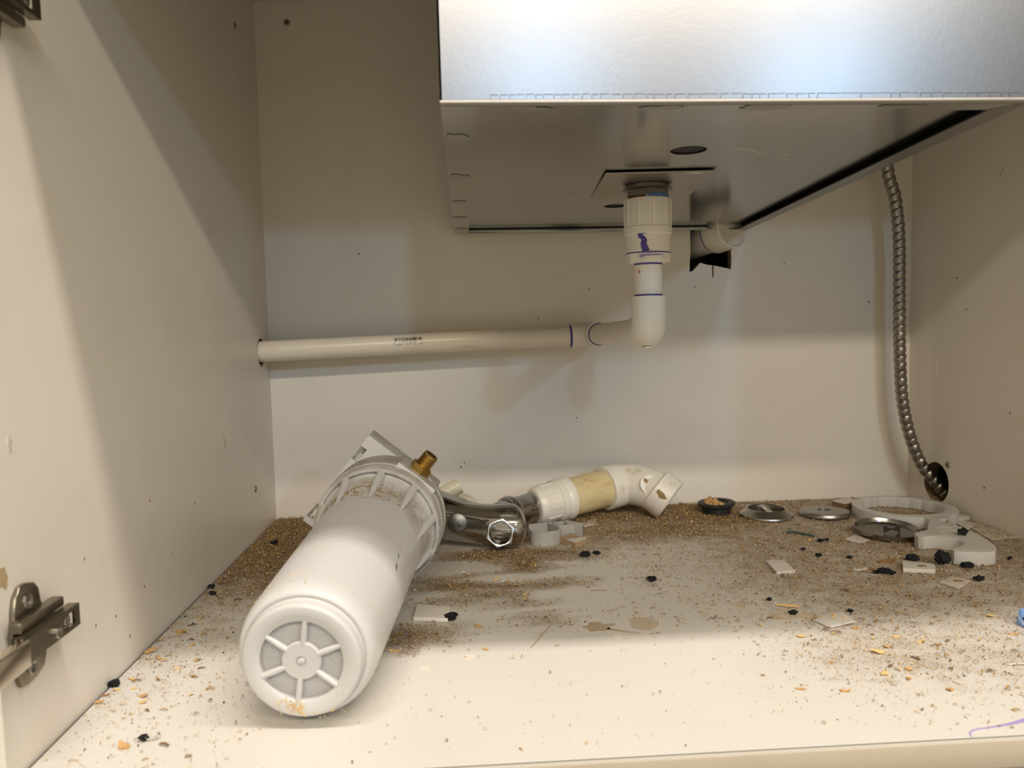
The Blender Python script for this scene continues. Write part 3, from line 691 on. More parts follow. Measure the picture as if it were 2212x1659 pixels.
# collar: flared skirt with grip ribs, rolled ring
bm = lathe(BM(), [(.0475, .190), (.0478, .203), (.0484, .218), (.0496, .234), (.0518, .2450), (.0538, .2500), (.0552, .2510), (.0556, .2485), (.0564, .2465), (.0578, .2460), (.0588, .2475), (.0592, .2510), (.0592, .2600), (.0588, .2660), (.0575, .2675)], MF, 96, capA=False)
col = obj('collar', bm, COLL, fl, 'flared ribbed collar of the housing', smooth=60)
for k in range(10):
    a = math.radians(83 + 36 * k); R3 = Matrix.Rotation(a, 4, 'Z')
    bm = tube(BM(), [(.0474, 0, .197), (.0486, 0, .209), (.0502, 0, .225), (.0524, 0, .241), (.0545, 0, .249)], [.0008, .0024, .0036, .0044, .0040], 14, M=MF @ R3)
    obj('grip_rib', bm, FILT, col, smooth=70)
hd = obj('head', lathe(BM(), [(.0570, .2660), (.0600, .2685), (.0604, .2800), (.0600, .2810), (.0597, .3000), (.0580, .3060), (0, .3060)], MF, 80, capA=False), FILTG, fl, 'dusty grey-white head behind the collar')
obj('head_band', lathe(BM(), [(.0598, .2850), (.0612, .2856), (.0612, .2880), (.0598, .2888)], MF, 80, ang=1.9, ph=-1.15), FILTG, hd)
# bracket: turned about 50 degrees; e1 runs up-right, e2 up-left
ME = MF @ Matrix(((.639, -.769, 0, 0), (.769, .639, 0, 0), (0, 0, 1, 0), (0, 0, 0, 1)))
bm = flat(BM(), [[(-.0615, .062), (-.055, .062), (-.055, .0545), (-.038, .0545), (-.038, .062), (.021, .062), (.021, .0545), (.038, .0545), (.038, .062), (.0500, .062), (.0512, .0608), (.0512, -.026), (-.0615, -.026)]], .3055, .3085, ME)
br = obj('mounting_bracket', bm, FILT, fl, 'square white mounting bracket')
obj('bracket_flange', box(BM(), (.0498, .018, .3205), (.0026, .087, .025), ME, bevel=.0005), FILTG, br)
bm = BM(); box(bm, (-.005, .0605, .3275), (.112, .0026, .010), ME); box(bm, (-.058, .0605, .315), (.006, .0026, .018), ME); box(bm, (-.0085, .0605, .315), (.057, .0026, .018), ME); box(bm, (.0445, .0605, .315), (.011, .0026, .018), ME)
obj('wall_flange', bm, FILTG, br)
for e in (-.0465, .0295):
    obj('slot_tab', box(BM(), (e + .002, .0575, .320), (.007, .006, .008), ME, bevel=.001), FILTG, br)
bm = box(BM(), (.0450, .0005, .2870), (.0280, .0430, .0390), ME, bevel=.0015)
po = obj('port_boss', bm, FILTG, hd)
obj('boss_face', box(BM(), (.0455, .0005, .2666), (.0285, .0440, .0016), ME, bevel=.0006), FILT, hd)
MBR = ME @ Matrix(((0, 0, 1, .0572), (1, 0, 0, .0015), (0, 1, 0, .2850), (0, 0, 0, 1)))
bf = obj('brass_fitting', lathe(BM(), [(.0105, 0), (.0110, .0008), (.0110, .0085), (.0100, .0095)], MBR, 6, ph=.3), BRASS, fl, 'brass hex fitting screwed into the head', smooth=25)
prof = [(.0078, .009)]
for k in range(7): prof += [(.0080, .0102 + k * .0017), (.0073, .0110 + k * .0017)]
prof += [(.0074, .0228), (.0058, .0228), (.0056, .012), (0, .012)]
obj('threaded_neck', lathe(BM(), prof, MBR, 32), BRASS, bf)
bm = BM()
for k in range(14):
    a = 2 * PI * k / 14; rock(bm, (.0108 * math.cos(a), .0108 * math.sin(a), -.0006), (.003, .003, .0026), a, k, sub=1, M=MBR)
obj('thread_seal', bm, CHIPW, bf, 'crumbled white thread seal')
# sawdust caught on the bottom rim, on the skirt and scratches
rg = random.Random(3); bm = BM()
def sc(cx, cy, sx, sy, n, z, s0=.0006, s1=.0018):
    for _ in range(n):
        x, y = rg.gauss(cx, sx), rg.gauss(cy, sy); rock(bm, (x, y, z - rg.uniform(0, .0008)), (rg.uniform(s0, s1), rg.uniform(s0, s1) * .6, s0), rg.uniform(0, 6), rg.random() * 50, sub=1, M=MF @ Matrix.Translation((0, 0, 0)))
sc(-.0062, -.0300, .0030, .0022, 90, 0); sc(-.0020, -.0318, .0012, .0020, 40, 0); sc(.003, -.0335, .008, .0012, 26, .0004); sc(-.013, -.0265, .003, .002, 16, .0); sc(.013, -.030, .006, .003, 22, .0004); sc(.021, -.018, .004, .003, 8, 0)
for _ in range(90):
    a = math.radians(rg.choice((rg.gauss(115, 22), rg.gauss(40, 25)))); t = rg.gauss(.030, .007); r = .0453
    rock(bm, (r * math.cos(a), r * math.sin(a), t), (rg.uniform(.0004, .0011),) * 3, 0, rg.random() * 50, sub=1, M=MF)
obj('caught_sawdust', bm, [WOODP], sump, 'sawdust stuck to the lower rim', kind='stuff')
bm = BM()
for _ in range(170):
    a = math.radians(rg.gauss(88, 26)); t = rg.uniform(.200, .243); rr0 = .0479 + max(0, t - .206) * .058 + .0003; l = rg.uniform(.0008, .006) if rg.random() < .3 else .001
    p0 = V((rr0 * math.cos(a), rr0 * math.sin(a), t)); p1 = V((rr0 * math.cos(a + l / .05), rr0 * math.sin(a + l / .05), t + rg.uniform(-.0006, .0006)))
    tube(bm, [MF @ p0, MF @ p1], rg.uniform(.0002, .00055), 5)
for (a, t, l) in ((128, .214, .007), (118, .224, .006), (75, .213, .007), (60, .216, .006)):
    a = math.radians(a); rr0 = .0482 + (t - .206) * .06
    tube(bm, [MF @ V((rr0 * math.cos(a + q * l / .05), rr0 * math.sin(a + q * l / .05), t + .0008 * math.sin(q * 5))) for q in (-.5, -.2, .1, .5)], [.0002, .0007, .0006, .0002], 5)
obj('grime_specks', bm, STAIN, col, 'dark grime specks on the collar', kind='stuff')
for (a, t, l) in ((28, .128, .008), (25, .112, .009), (31, .14, .003)):
    a = math.radians(a); rr0 = .0467
    obj('scratch_mark', tube(BM(), [MF @ V((rr0 * math.cos(a + s_), rr0 * math.sin(a + s_), t - q)) for q, s_ in ((0, 0), (l * .5, -.02), (l, -.06))], [.0002, .0005, .0002], 6), INK, sump)

# ------------------------------------------------------------------ chrome faucet body behind the filter
fc = thing('faucet_body', 'chrome faucet body with an open hexagonal port lying behind the filter', 'faucet', (.27, -.17, 0))
path = smooth_path([(.196, -.142, .034), (.226, -.152, .031), (.2525, -.165, .0285), (.283, -.176, .0262), (.306, -.178, .0250), (.322, -.174, .0245)], 7)
rad = []
n = len(path)
for i in range(n):
    s = i / (n - 1); r = .0205 + .0040 * sst(.0, .25, s) - .0015 * sst(.25, .5, s) + .0022 * sst(.5, .75, s)
    if s > .82: r *= math.sqrt(max(.02, 1 - ((s - .82) / .18) ** 2 * .98))
    rad.append(r)
obj('valve_body', tube(BM(), path, rad, 40), CHROME, fc, smooth=60)
obj('end_disc', lathe(BM(), [(.0114, .000), (.0112, .0022), (.0098, .0032), (0, .0034)], frame((.2465, -.1880, .0330), (-.05, -1, .15)), 40), mat('grey_end', (.17, .165, .15), .4, 1), fc, 'dull grey round end')
pdv = V((.02, -.965, .22)).normalized(); pp = V((.2930, -.1795, .0180))
MPt = frame(pp, pdv)
hexo = circ(0, 0, .0168, 6, a0=.30)
bm = flat(BM(), [hexo, circ(0, 0, .0120, 40)], .004, .0272, MPt, bevel=.0010)
pt = obj('hex_port', bm, CHROME2, fc, 'open hexagonal port ring', smooth=30)
obj('port_bore', lathe(BM(), [(.0121, .0262), (.0119, .0250), (.0118, .0160), (.0118, .0140), (0, .0135)], MPt, 40, capA=False), CHROME, pt)
obj('brushed_plug', lathe(BM(), [(.0108, .0142), (.0104, .0152), (0, .0156)], MPt, 36), mat('brushed_plug', (.55, .50, .42), .45, 1, dirt=(.3, .26, .2), dscale=260, damt=.8), pt)
lv = BM()
pl_ = [(.196, -.150, .0705, .012), (.222, -.158, .0635, .011), (.250, -.166, .0535, .009), (.275, -.172, .0465, .0065)]
rows = []
for (x, y, z, w) in pl_: rows.append([lv.verts.new((x, y - w, z - .001)), lv.verts.new((x, y + w, z + .001)), lv.verts.new((x + .001, y + w, z - .0032)), lv.verts.new((x + .001, y - w, z - .0045))])
for A, B in zip(rows, rows[1:]):
    for k in range(4): lv.faces.new((A[k], A[(k + 1) % 4], B[(k + 1) % 4], B[k]))
lv.faces.new(rows[0]); lv.faces.new(rows[-1][::-1])
obj('lever_handle', lv, CHROME2, fc, 'flat chrome lever')
obj('set_screw', lathe(BM(), [(.0024, 0), (.0024, .0012), (.0012, .0016), (0, .001)], frame((.2490, -.1915, .0315), (0, -1, .15)), 16), NICKELD, fc)

# ------------------------------------------------------------------ old waste fittings with chrome arm, lying at the back
A0, A1 = V((.3335, -.1000, .0262)), V((.4560, -.0420, .0385)); ad_ = (A1 - A0).normalized()
wf = thing('waste_fitting', 'yellowed waste pipe with white couplings, an elbow and a chrome arm on the shelf', 'pipe fitting', (.42, -.06, 0))
MA = frame(A0, ad_); LA = (A1 - A0).length
ca = smooth_path([A0 + ad_ * .030, A0 + ad_ * .004, (.3225, -.1120, .0262), (.3080, -.1270, .0262), (.2960, -.1440, .0262)], 6)
obj('chrome_arm', tube(BM(), ca, .0181, 40), CHROME, wf, 'bent chrome tube', smooth=60)
obj('arm_collar', lathe(BM(), [(.0186, -.004), (.0212, -.003), (.0218, .001), (.0205, .005), (.0186, .006)], frame((.3085, -.1270, .0262), (-.70, -.70, .02)), 44), CHROME, wf)
nutp = [(.0185, .008), (.0212, .0084), (.0232, .0115), (.0240, .016), (.0240, .036), (.0240, .0372)]
obj('slip_nut', lathe(BM(), nutp, MA, 44), PVC, wf, 'white slip nut')
for k in range(8):
    a = 2 * PI * k / 8
    obj('grip_rib', box(BM(), (.0241, 0, .0262), (.0014, .0085, .019), MA @ Matrix.Rotation(a, 4, 'Z'), bevel=.0006), PVC, wf)
obj('coupling', lathe(BM(), [(.0240, .0368), (.0268, .0390), (.0272, .0440), (.0262, .0475), (.0274, .0505), (.0276, .0570), (.0268, .0588), (.0240, .0592)], MA, 48), PVC, wf, 'white coupling')
obj('waste_pipe', lathe(BM(), [(.0243, .055), (.0243, .128)], MA, 48), YELP, wf, 'yellowed length of pipe')
ep = smooth_path([A0 + ad_ * .118, A0 + ad_ * .134, A1 + V((.017, -.001, .0010)), A1 + V((.036, -.013, -.0015)), V((.5100, -.0705, .0300))], 6)
obj('bend', tube(BM(), ep, .0268, 44), PVCD, wf, 'stained white elbow', smooth=60)
obj('bend_hub', lathe(BM(), [(.0250, .1145), (.0284, .1150), (.0288, .1165), (.0288, .1375), (.0270, .1395)], MA, 48), PVCD, wf)
ed = V((.70, -.34, -.55)).normalized(); MEd = frame(ep[-1], ed)
obj('bend_hub', lathe(BM(), [(.0268, -.0125), (.0286, -.0115), (.0288, .0110), (.0275, .0122), (.0240, .0120), (.0236, -.002), (0, -.002)], MEd, 48), PVCD, wf)
ld = V((.05, -.95, .30)).normalized(); lp = A1 + V((.0335, -.0110, -.0010)) + ld * .0288
ML_ = frame(lp, ld)
lg = obj('moulded_badge', lathe(BM(), [(.0122, -.003), (.0122, .0006), (.0110, .0006), (.0106, -.0002), (0, -.0002)], ML_, 40), PVCD, wf, 'round moulded badge with brown stains')
for k, (a, s) in enumerate(((.9, 1), (2.3, 1.2), (-1.4, .9), (-.3, .6))):
    obj('badge_lobe', rock(BM(), (.0056 * math.cos(a), .0056 * math.sin(a), -.0004), (.0078 * s, .0050, .0012), a, k, rough=.3, M=ML_), STAIN if k < 2 else PVCD, lg)
for (q, a, s) in ((-.006, 2.1, 1), (.000, 2.25, .85)):
    M2 = MEd @ Matrix.Rotation(a, 4, 'Z')
gn = V((-.30, -.92, .22)); gn = (gn - ed * gn.dot(ed)).normalized()
lp2 = V(ep[-1]) + V((.009, -.0270, .006))
obj('grime_patch', rock(BM(), (0, 0, -.0006), (.015, .008, .0014), -.9, 5, rough=.4, M=frame(V(ep[-1]) + gn * .0288, gn)), STAIN, wf, 'brown grime patch on the elbow end')

# ------------------------------------------------------------------ bits behind the faucet
ps = thing('pipe_offcut', 'short cream pipe offcut leaning up behind the faucet', 'pipe', (.22, -.07, 0))
o0, o1 = V((.182, -.068, .018)), V((.2490, -.060, .0490)); od = (o1 - o0).normalized()
obj('offcut_tube', lathe(BM(), [(.0098, 0), (.0098, (o1 - o0).length), (.0078, (o1 - o0).length), (.0076, (o1 - o0).length - .012), (0, (o1 - o0).length - .013)], frame(o0, od), 32), CREAM, ps)
fr = thing('flange_ring', 'domed cream plastic flange with a dark bolt behind the chrome lever', 'flange', (.243, -.055, 0))
MFr = frame((.243, -.052, .0135), (.12, -.55, .83))
obj('flange_dome', lathe(BM(), [(.0345, -.004), (.0345, .001), (.0325, .003), (.0240, .0065), (.0220, .0055), (.0200, .0010), (0, .0010)], MFr, 48), CREAM, fr)
obj('flange_bolt', lathe(BM(), [(.0052, .0005), (.0052, .006), (.0040, .0085), (0, .009)], MFr @ Matrix.Translation((.012, -.002, 0)), 16), BLACK, fr)

# ------------------------------------------------------------------ grey plastic clip and laminated block
cl = thing('pipe_clip', 'grey plastic pipe clip with an open ring and a ribbed box end', 'clip', (.355, -.16, 0))
def wall2(pts, w=.0010, k=8):
    return ribbon2(pts, (w, w))
hz = .0165
bm = BM(); flat(bm, [wall2([(.3300, -.1420), (.3400, -.1400), (.3520, -.1375), (.3600, -.1350), (.3760, -.1305)], .0010)], 0, hz)
obj('back_arm', bm, GREYP, cl)
bm = BM(); flat(bm, [wall2([(.3300, -.1650), (.3315, -.1735), (.3370, -.1780), (.3450, -.1795), (.3540, -.1775), (.3615, -.1725), (.3650, -.1650), (.3620, -.1560), (.3580, -.1480), (.3545, -.1390)], .0011)], 0, hz)
obj('ring_wall', bm, GREYP, cl)
bx = BM(); flat(bx, [[(.3635, -.1560), (.3935, -.1455), (.3775, -.1290), (.3580, -.1360)], [(.3640, -.1535), (.3760, -.1495), (.3735, -.1345), (.3620, -.1390)]], 0, hz)
bo = obj('box_end', bx, GREYP, cl)
for k in range(4):
    p = V((.3935 - .0026 * k, -.1462 - .00091 * k, hz / 2)); obj('box_rib', box(BM(), p, (.0010, .0016, hz * .98), bevel=.0002), GREYP, bo)
wb_ = thing('laminate_block', 'small beige wood block with a white laminate corner in front of the clip', 'block', (.378, -.178, 0))
obj('block_core', flat(BM(), [[(.3633, -.1671), (.3780, -.1950), (.3937, -.1770), (.3795, -.1525)]], .0002, .0068), mat('block_wood', (.42, .29, .18), .8, dirt=(.3, .19, .1), dscale=200), wb_)
obj('laminate_skin', flat(BM(), [[(.3705, -.1800), (.3780, -.1948), (.3935, -.1772), (.3905, -.1722), (.3800, -.1790)]], .0068, .0074), CHIPW, wb_, 'white laminate corner')
b2_ = thing('laminate_block', 'small white-topped wood block behind the ring of the white wrench', 'block', (.76, -.052, 0))
obj('block_core', box(BM(), (.764, -.0525, .0042), (.030, .020, .0080), rz=.35), mat('block_edge', (.22, .14, .08), .8), b2_)
obj('laminate_skin', box(BM(), (.764, -.0525, .0086), (.0305, .0205, .0008), rz=.35), CHIPW, b2_)

# ------------------------------------------------------------------ sink stopper, ring, disc and dish
sp_ = thing('sink_stopper', 'black rubber sink strainer caked with sawdust by the back wall', 'strainer', (.5850, -.0600, 0))
MS = Matrix.Translation((.585, -.060, 0)) @ Matrix.Rotation(-.05, 4, 'Y')
obj('basket', lathe(BM(), [(.0150, .0004), (.0185, .001), (.0190, .010), (.0215, .0115)], MS, 40), BLACK, sp_)
obj('rim', lathe(BM(), [(.0170, .0115), (.0232, .0115), (.0240, .0128), (.0240, .0150), (.0225, .0160), (.0160, .0160), (.0150, .0140), (0, .0135)], MS, 48), BLACK, sp_)
bm = BM(); rg = random.Random(5)
for k in range(26):
    a = rg.uniform(1.2, 4.9); r = rg.uniform(.003, .018); rock(bm, (r * math.cos(a), r * math.sin(a), .0140), (rg.uniform(.005, .011), rg.uniform(.004, .008), rg.uniform(.002, .0055)), a, k, sub=2, M=MS)
obj('caked_sawdust', bm, WOODC, sp_, 'caked tan sawdust', kind='stuff')
mr = thing('flange_plate', 'dull metal ring with a wide hole right of the black strainer', 'ring', (.6420, -.0840, 0))
MM = Matrix.Translation((.642, -.084, .0012))
obj('ring_shell', lathe(BM(), [(.0328, .0002), (.0335, .0010), (.0330, .0028), (.0318, .0036), (.0270, .0068), (.0245, .0098), (.0235, .0102), (.0226, .0094), (.0222, .0020)], MM, 64, capA=False, capB=False), mat('dull_ring', (.37, .35, .31), .30, 1, dirt=(.3, .25, .18), dscale=60, damt=.6), mr)
obj('ring_floor', lathe(BM(), [(.0224, .0010), (.0224, .0022), (0, .0022)], MM, 40), mat('ring_dirt', (.10, .06, .035), .7, dirt=(.35, .22, .1), dscale=200), mr)
obj('cross_strip', box(BM(), (.646, -.084, .0058), (.008, .043, .0012), rz=-.15), mat('strip_grey', (.5, .47, .42), .4, .6), mr)
md = thing('cover_disc', 'flat grey metal disc with a small hole left of the wrench ring', 'disc', (.7160, -.0900, 0))
MD = Matrix.Translation((.716, -.090, .0008)) @ Matrix.Rotation(-.04, 4, 'X')
bm = BM(); lathe(bm, [(.0308, 0), (.0316, .0012), (.0312, .0044), (.0298, .0060), (.0120, .0068), (.0085, .0068), (.0080, .0030)], MD, 64, capA=False, capB=False)
obj('disc_shell', bm, mat('dull_disc', (.32, .305, .28), .34, 1, dirt=(.24, .2, .15), dscale=50, damt=.6), md)
obj('disc_hole', lathe(BM(), [(.0084, .0024), (.0084, .0036), (0, .0036)], MD, 24), mat('rust', (.12, .055, .025), .8), md)
ds = thing('steel_dish', 'shallow steel dish lying rim up in front of the wrench ring', 'dish', (.7430, -.1890, 0))
MDS = Matrix.Translation((.743, -.1895, .0030)) @ Matrix.Rotation(.07, 4, 'X')
obj('dish_pan', lathe(BM(), [(0, 0), (.0310, 0), (.0342, .0014), (.0352, .0050), (.0356, .0066), (.0349, .0068), (.0342, .0056), (.0330, .0024), (.0305, .0012), (0, .0012)], MDS, 64, capA=False, capB=False), mat('dish_steel', (.31, .295, .275), .22, 1, dirt=(.3, .27, .23), dscale=40, damt=.5), ds)
bw = flat(BM(), [[(-.0095, -.0045), (-.002, -.0012), (.002, -.0012), (.0095, -.0045), (.0095, .0045), (.002, .0010), (-.002, .0010), (-.0095, .0045)]], -.0006, .0006, MDS @ Matrix.Translation((.003, -.004, .0060)) @ Matrix.Rotation(PI / 2 - .25, 4, 'X'))
obj('bow_clip', bw, mat('bow_steel', (.10, .085, .07), .35, 1), ds, 'bow-shaped clip in the dish')

# ------------------------------------------------------------------ white filter wrench
wr_ = thing('filter_wrench', 'white plastic filter wrench with a toothed ring and forked handle on the right', 'wrench', (.80, -.16, 0))
ring_o = circ(.8085, -.1125, .0602, 64)
ring_i = []
NT = 60
for i in range(NT):
    t = 2 * PI * i / NT; r = .0490
    if .15 < t < 3.0: r = .0470 + .0032 * ((t / (2 * PI) * 20) % 1)
    ring_i.append((.8065 + r * math.cos(t), -.1080 + r * math.sin(t)))
HT = .0142
obj('ring', flat(BM(), [ring_o, ring_i], .0004, HT, bevel=.0006), WHITEP, wr_, smooth=30)
hdl = [(.7985, -.1700), (.7985, -.1827), (.7852, -.2006), (.7713, -.2213), (.7600, -.2270), (.7500, -.2320), (.7459, -.2393), (.7460, -.2460), (.7490, -.2500), (.7560, -.2490), (.7639, -.2471), (.7707, -.2532), (.7748, -.2572), (.7785, -.2610), (.7800, -.2660), (.7790, -.2740), (.7709, -.2830), (.7570, -.2905), (.7505, -.2960), (.7500, -.3010), (.7540, -.3050), (.7640, -.3085), (.7780, -.3105), (.7880, -.3080), (.7940, -.3017), (.8011, -.2903), (.8075, -.2700), (.8133, -.2488), (.8140, -.2300), (.8140, -.2123), (.8185, -.1936), (.8260, -.1800), (.8330, -.1680), (.8200, -.1640)]
slot1 = [(.8075, -.1850), (.8150, -.1790), (.8190, -.1830), (.8140, -.1950), (.8070, -.1960)]
obj('handle', flat(BM(), [hdl, slot1], .0004, HT + .0002, bevel=.0006), WHITEP, wr_, 'forked wrench handle', smooth=30)
obj('handle_recess', flat(BM(), [ribbon2([(.7795, -.2320), (.7900, -.2290), (.8000, -.2320), (.8040, -.2420)], (.0005, .0016))], HT + .0002, HT + .0006), WHITEP, wr_)
obj('handle_recess', flat(BM(), [ribbon2([(.7850, -.2170), (.7930, -.2130), (.8040, -.2160)], (.0005, .0018))], HT + .0002, HT + .0006), WHITEP, wr_)

# ------------------------------------------------------------------ green screw
sc_ = thing('deck_screw', 'dark green wood screw lying on the shelf before the metal ring', 'screw', (.649, -.177, 0))
s0, s1 = V((.6365, -.1665, .0034)), V((.6612, -.1868, .0012)); sdv = (s1 - s0).normalized(); LS = (s1 - s0).length
MSc = frame(s0, sdv)
obj('screw_head', lathe(BM(), [(.0034, -.0004), (.0036, 0), (.0030, .0010), (.0014, .0034)], MSc, 24), GREENS, sc_)
prof = [(.0014, .0032), (.0013, .008)]; z = .008
while z < LS - .004: prof += [(.0018, z + .0006), (.0011, z + .0013)]; z += .0016
prof += [(.0008, LS - .001), (0, LS)]
obj('screw_shank', lathe(BM(), prof, MSc, 16), GREENS, sc_)

# ------------------------------------------------------------------ white laminate chips
def chip(pts, z0, th, label, group='white chips on the shelf', m=CHIPW, mark_=None, tilt=None):
    cx = sum(p[0] for p in pts) / len(pts); cy = sum(p[1] for p in pts) / len(pts)
    T = Matrix.Translation((cx, cy, z0)) @ (Matrix.Rotation(tilt[0], 4, tilt[1]) if tilt else Matrix.Identity(4)) @ Matrix.Translation((-cx, -cy, 0))
    o = obj('laminate_chip', flat(BM(), [pts], 0, th, T, bevel=min(.0003, th / 4)), m, None, None, origin=(cx, cy, 0))
    tag(o, label, 'chip', group)
    if mark_: obj('dirt_patch', flat(BM(), [blob2(mark_[:2], mark_[2], mark_[2] * .8, 4, k=.6)], th, th + .0003, T), STAIN, o)
    return o
chip([(.5655, -.2735), (.5846, -.2744), (.5827, -.3058), (.5627, -.3090)], .0004, .0028, 'clean white rectangular chip lying by itself in mid shelf', tilt=(.03, 'X'))
chip([(.7001, -.2937), (.7242, -.3095), (.7136, -.3274), (.6859, -.3191)], .0004, .0042, 'thick white chip with a brown patch before the wrench handle', mark_=(.7075, -.3145, .0042))
chip([(.7007, -.3530), (.7219, -.3400), (.7332, -.3527), (.7075, -.3709)], .0003, .0016, 'pale dusty chip nearest the front below the wrench handle', m=mat('dusty_chip', (.60, .54, .45), .6, dirt=(.44, .36, .26), dscale=90, damt=.6), mark_=(.7190, -.3530, .004))
d = chip([(.5446, -.4282), (.5600, -.4190), (.5748, -.4144), (.5757, -.4385), (.5504, -.4452)], .0010, .0012, 'white curled chip with pale shavings on it at the shadow edge', tilt=(-.05, 'Y'))
obj('crease', box(BM(), (.5585, -.4290, .0024), (.0016, .0180, .0008), rz=.6), SCUFF, d)
bm = BM()
for k in range(7): rock(bm, (.5665 + random.uniform(-.006, .005), -.4270 + random.uniform(-.004, .005), .0021), (.0036, .0022, .0012), k, k, sub=1)
obj('resting_shavings', bm, WOODP, d, kind='stuff')
chip([(.6852, -.2033), (.7064, -.1868), (.7104, -.2099), (.6943, -.2201)], .0003, .0016, 'white chip sprinkled with black specks left of the steel dish')
chip([(.2116, -.3572), (.2416, -.3687), (.2399, -.3957), (.2103, -.3894)], .0004, .0034, 'dusty white chip beside the filter body', m=mat('dusty_chip2', (.77, .72, .66), .5, dirt=(.56, .48, .38), dscale=80, damt=.4))
chip([(.4002, -.0889), (.4120, -.0760), (.4203, -.0702), (.4216, -.0950), (.4027, -.1071)], .0006, .0010, 'thin curled chip in the sawdust below the yellowed pipe')
chip([(.8489, -.1511), (.8652, -.1429), (.8750, -.1591), (.8424, -.1863)], .0010, .0010, 'thin white chip right of the wrench handle by the wall', tilt=(.04, 'Y'))
chip([(.8600, -.1130), (.8700, -.1180), (.8760, -.1405), (.8500, -.1500)], .0004, .0052, 'dark-edged laminate piece between the wrench ring and right wall', m=CHIPW)
chip([(.8509, -.1800), (.8757, -.1597), (.8790, -.2220), (.8432, -.2252)], .0004, .0008, 'broad dusty laminate sheet lying against the right wall', m=mat('dusty_sheet', (.58, .51, .41), .6, dirt=(.36, .27, .17), dscale=70, damt=.8))

# ------------------------------------------------------------------ black crumbs (each a thing)
CR = [(.3849, -.2261, 11, 'round black crumb before the beige wood block'), (.3979, -.2210, 8, 'smaller black crumb right of the round one by the beige block'),
      (.4362, -.3135, 9, 'single black crumb in the middle of the shelf'), (.2427, -.3919, 11, 'black crumb touching the dusty chip beside the filter'),
      (.7149, -.2861, 13, 'flaky black crumb behind the thick white chip'), (.7367, -.3029, 15, 'largest black crumb beside the end of the wrench handle'),
      (.7925, -.2500, 12, 'black flake lying on top of the wrench handle'), (.6556, -.2075, 7, 'black crumb left of the speckled white chip'),
      (.6226, -.2356, 6, 'small black crumb left in the row before the green screw'), (.6288, -.2586, 7, 'black crumb behind the clean white chip'),
      (.6574, -.2689, 6, 'black crumb midway between the clean chip and the thick chip'), (.5344, -.4124, 7, 'black oval crumb beside the wood splinter'),
      (.5268, -.3792, 5, 'small black crumb behind the wood splinter'), (.6653, -.3216, 11, 'string of black crumbs left of the thick white chip'),
      (.7411, -.3519, 9, 'black crumb right of the pale dusty chip'), (.5841, -.4130, 5, 'grey-black crumb behind the curled white chip'),
      (.0042, -.4880, 8, 'black sliver against the left wall near the front'), (.0565, -.5652, 6, 'black crumb at the front left with a curl of wire'),
      (.0050, -.2811, 7, 'black crumb in the crack of the left wall'), (.0125, -.2993, 7, 'black crumb just right of the left wall crack'),
      (.7552, -.3143, 11, 'flat black crumb just before the tip of the wrench handle'), (.0298, -.1328, 9, 'black crumb in the thick sawdust of the back left corner'),
      (.6650, -.2030, 5, 'tiny black crumb behind the speckled chip'), (.8080, -.1450, 6, 'black crumb inside the wrench ring'), (.8150, -.2930, 6, 'black crumb right of the wrench handle end')]
for i, (x, y, s, lab) in enumerate(CR):
    s *= .001; z = .0146 if 'on top of the wrench' in lab else .0001
    hgt = .9 if 'largest' in lab else .55
    bm = rock(BM(), (x, y, z), (s, s * random.uniform(.5, .8), s * hgt), random.uniform(-.5, .5), i + 2, rough=.55, sub=3)
    if 'string' in lab: rock(bm, (x + .006, y - .004, z), (s * .6, s * .4, s * .4), 0, 31, rough=.7); rock(bm, (x - .006, y + .003, z), (s * .7, s * .4, s * .35), 0, 37, rough=.7)
    tag(obj('black_crumb', bm, CRUMB, None, origin=(x, y, 0)), lab, 'crumb', 'black crumbs on the shelf')
wr2 = [V((.0570, -.566, .003)), V((.0600, -.5665, .0012)), V((.0640, -.5655, .0010)), V((.0655, -.5635, .002)), V((.0640, -.5620, .003)), V((.0622, -.5638, .0018))]
tag(obj('wire_curl', tube(BM(), smooth_path(wr2, 6), .0004, 6), ZINC, None, origin=(.061, -.565, 0)), 'thin curl of wire beside a black crumb at the front left', 'wire')

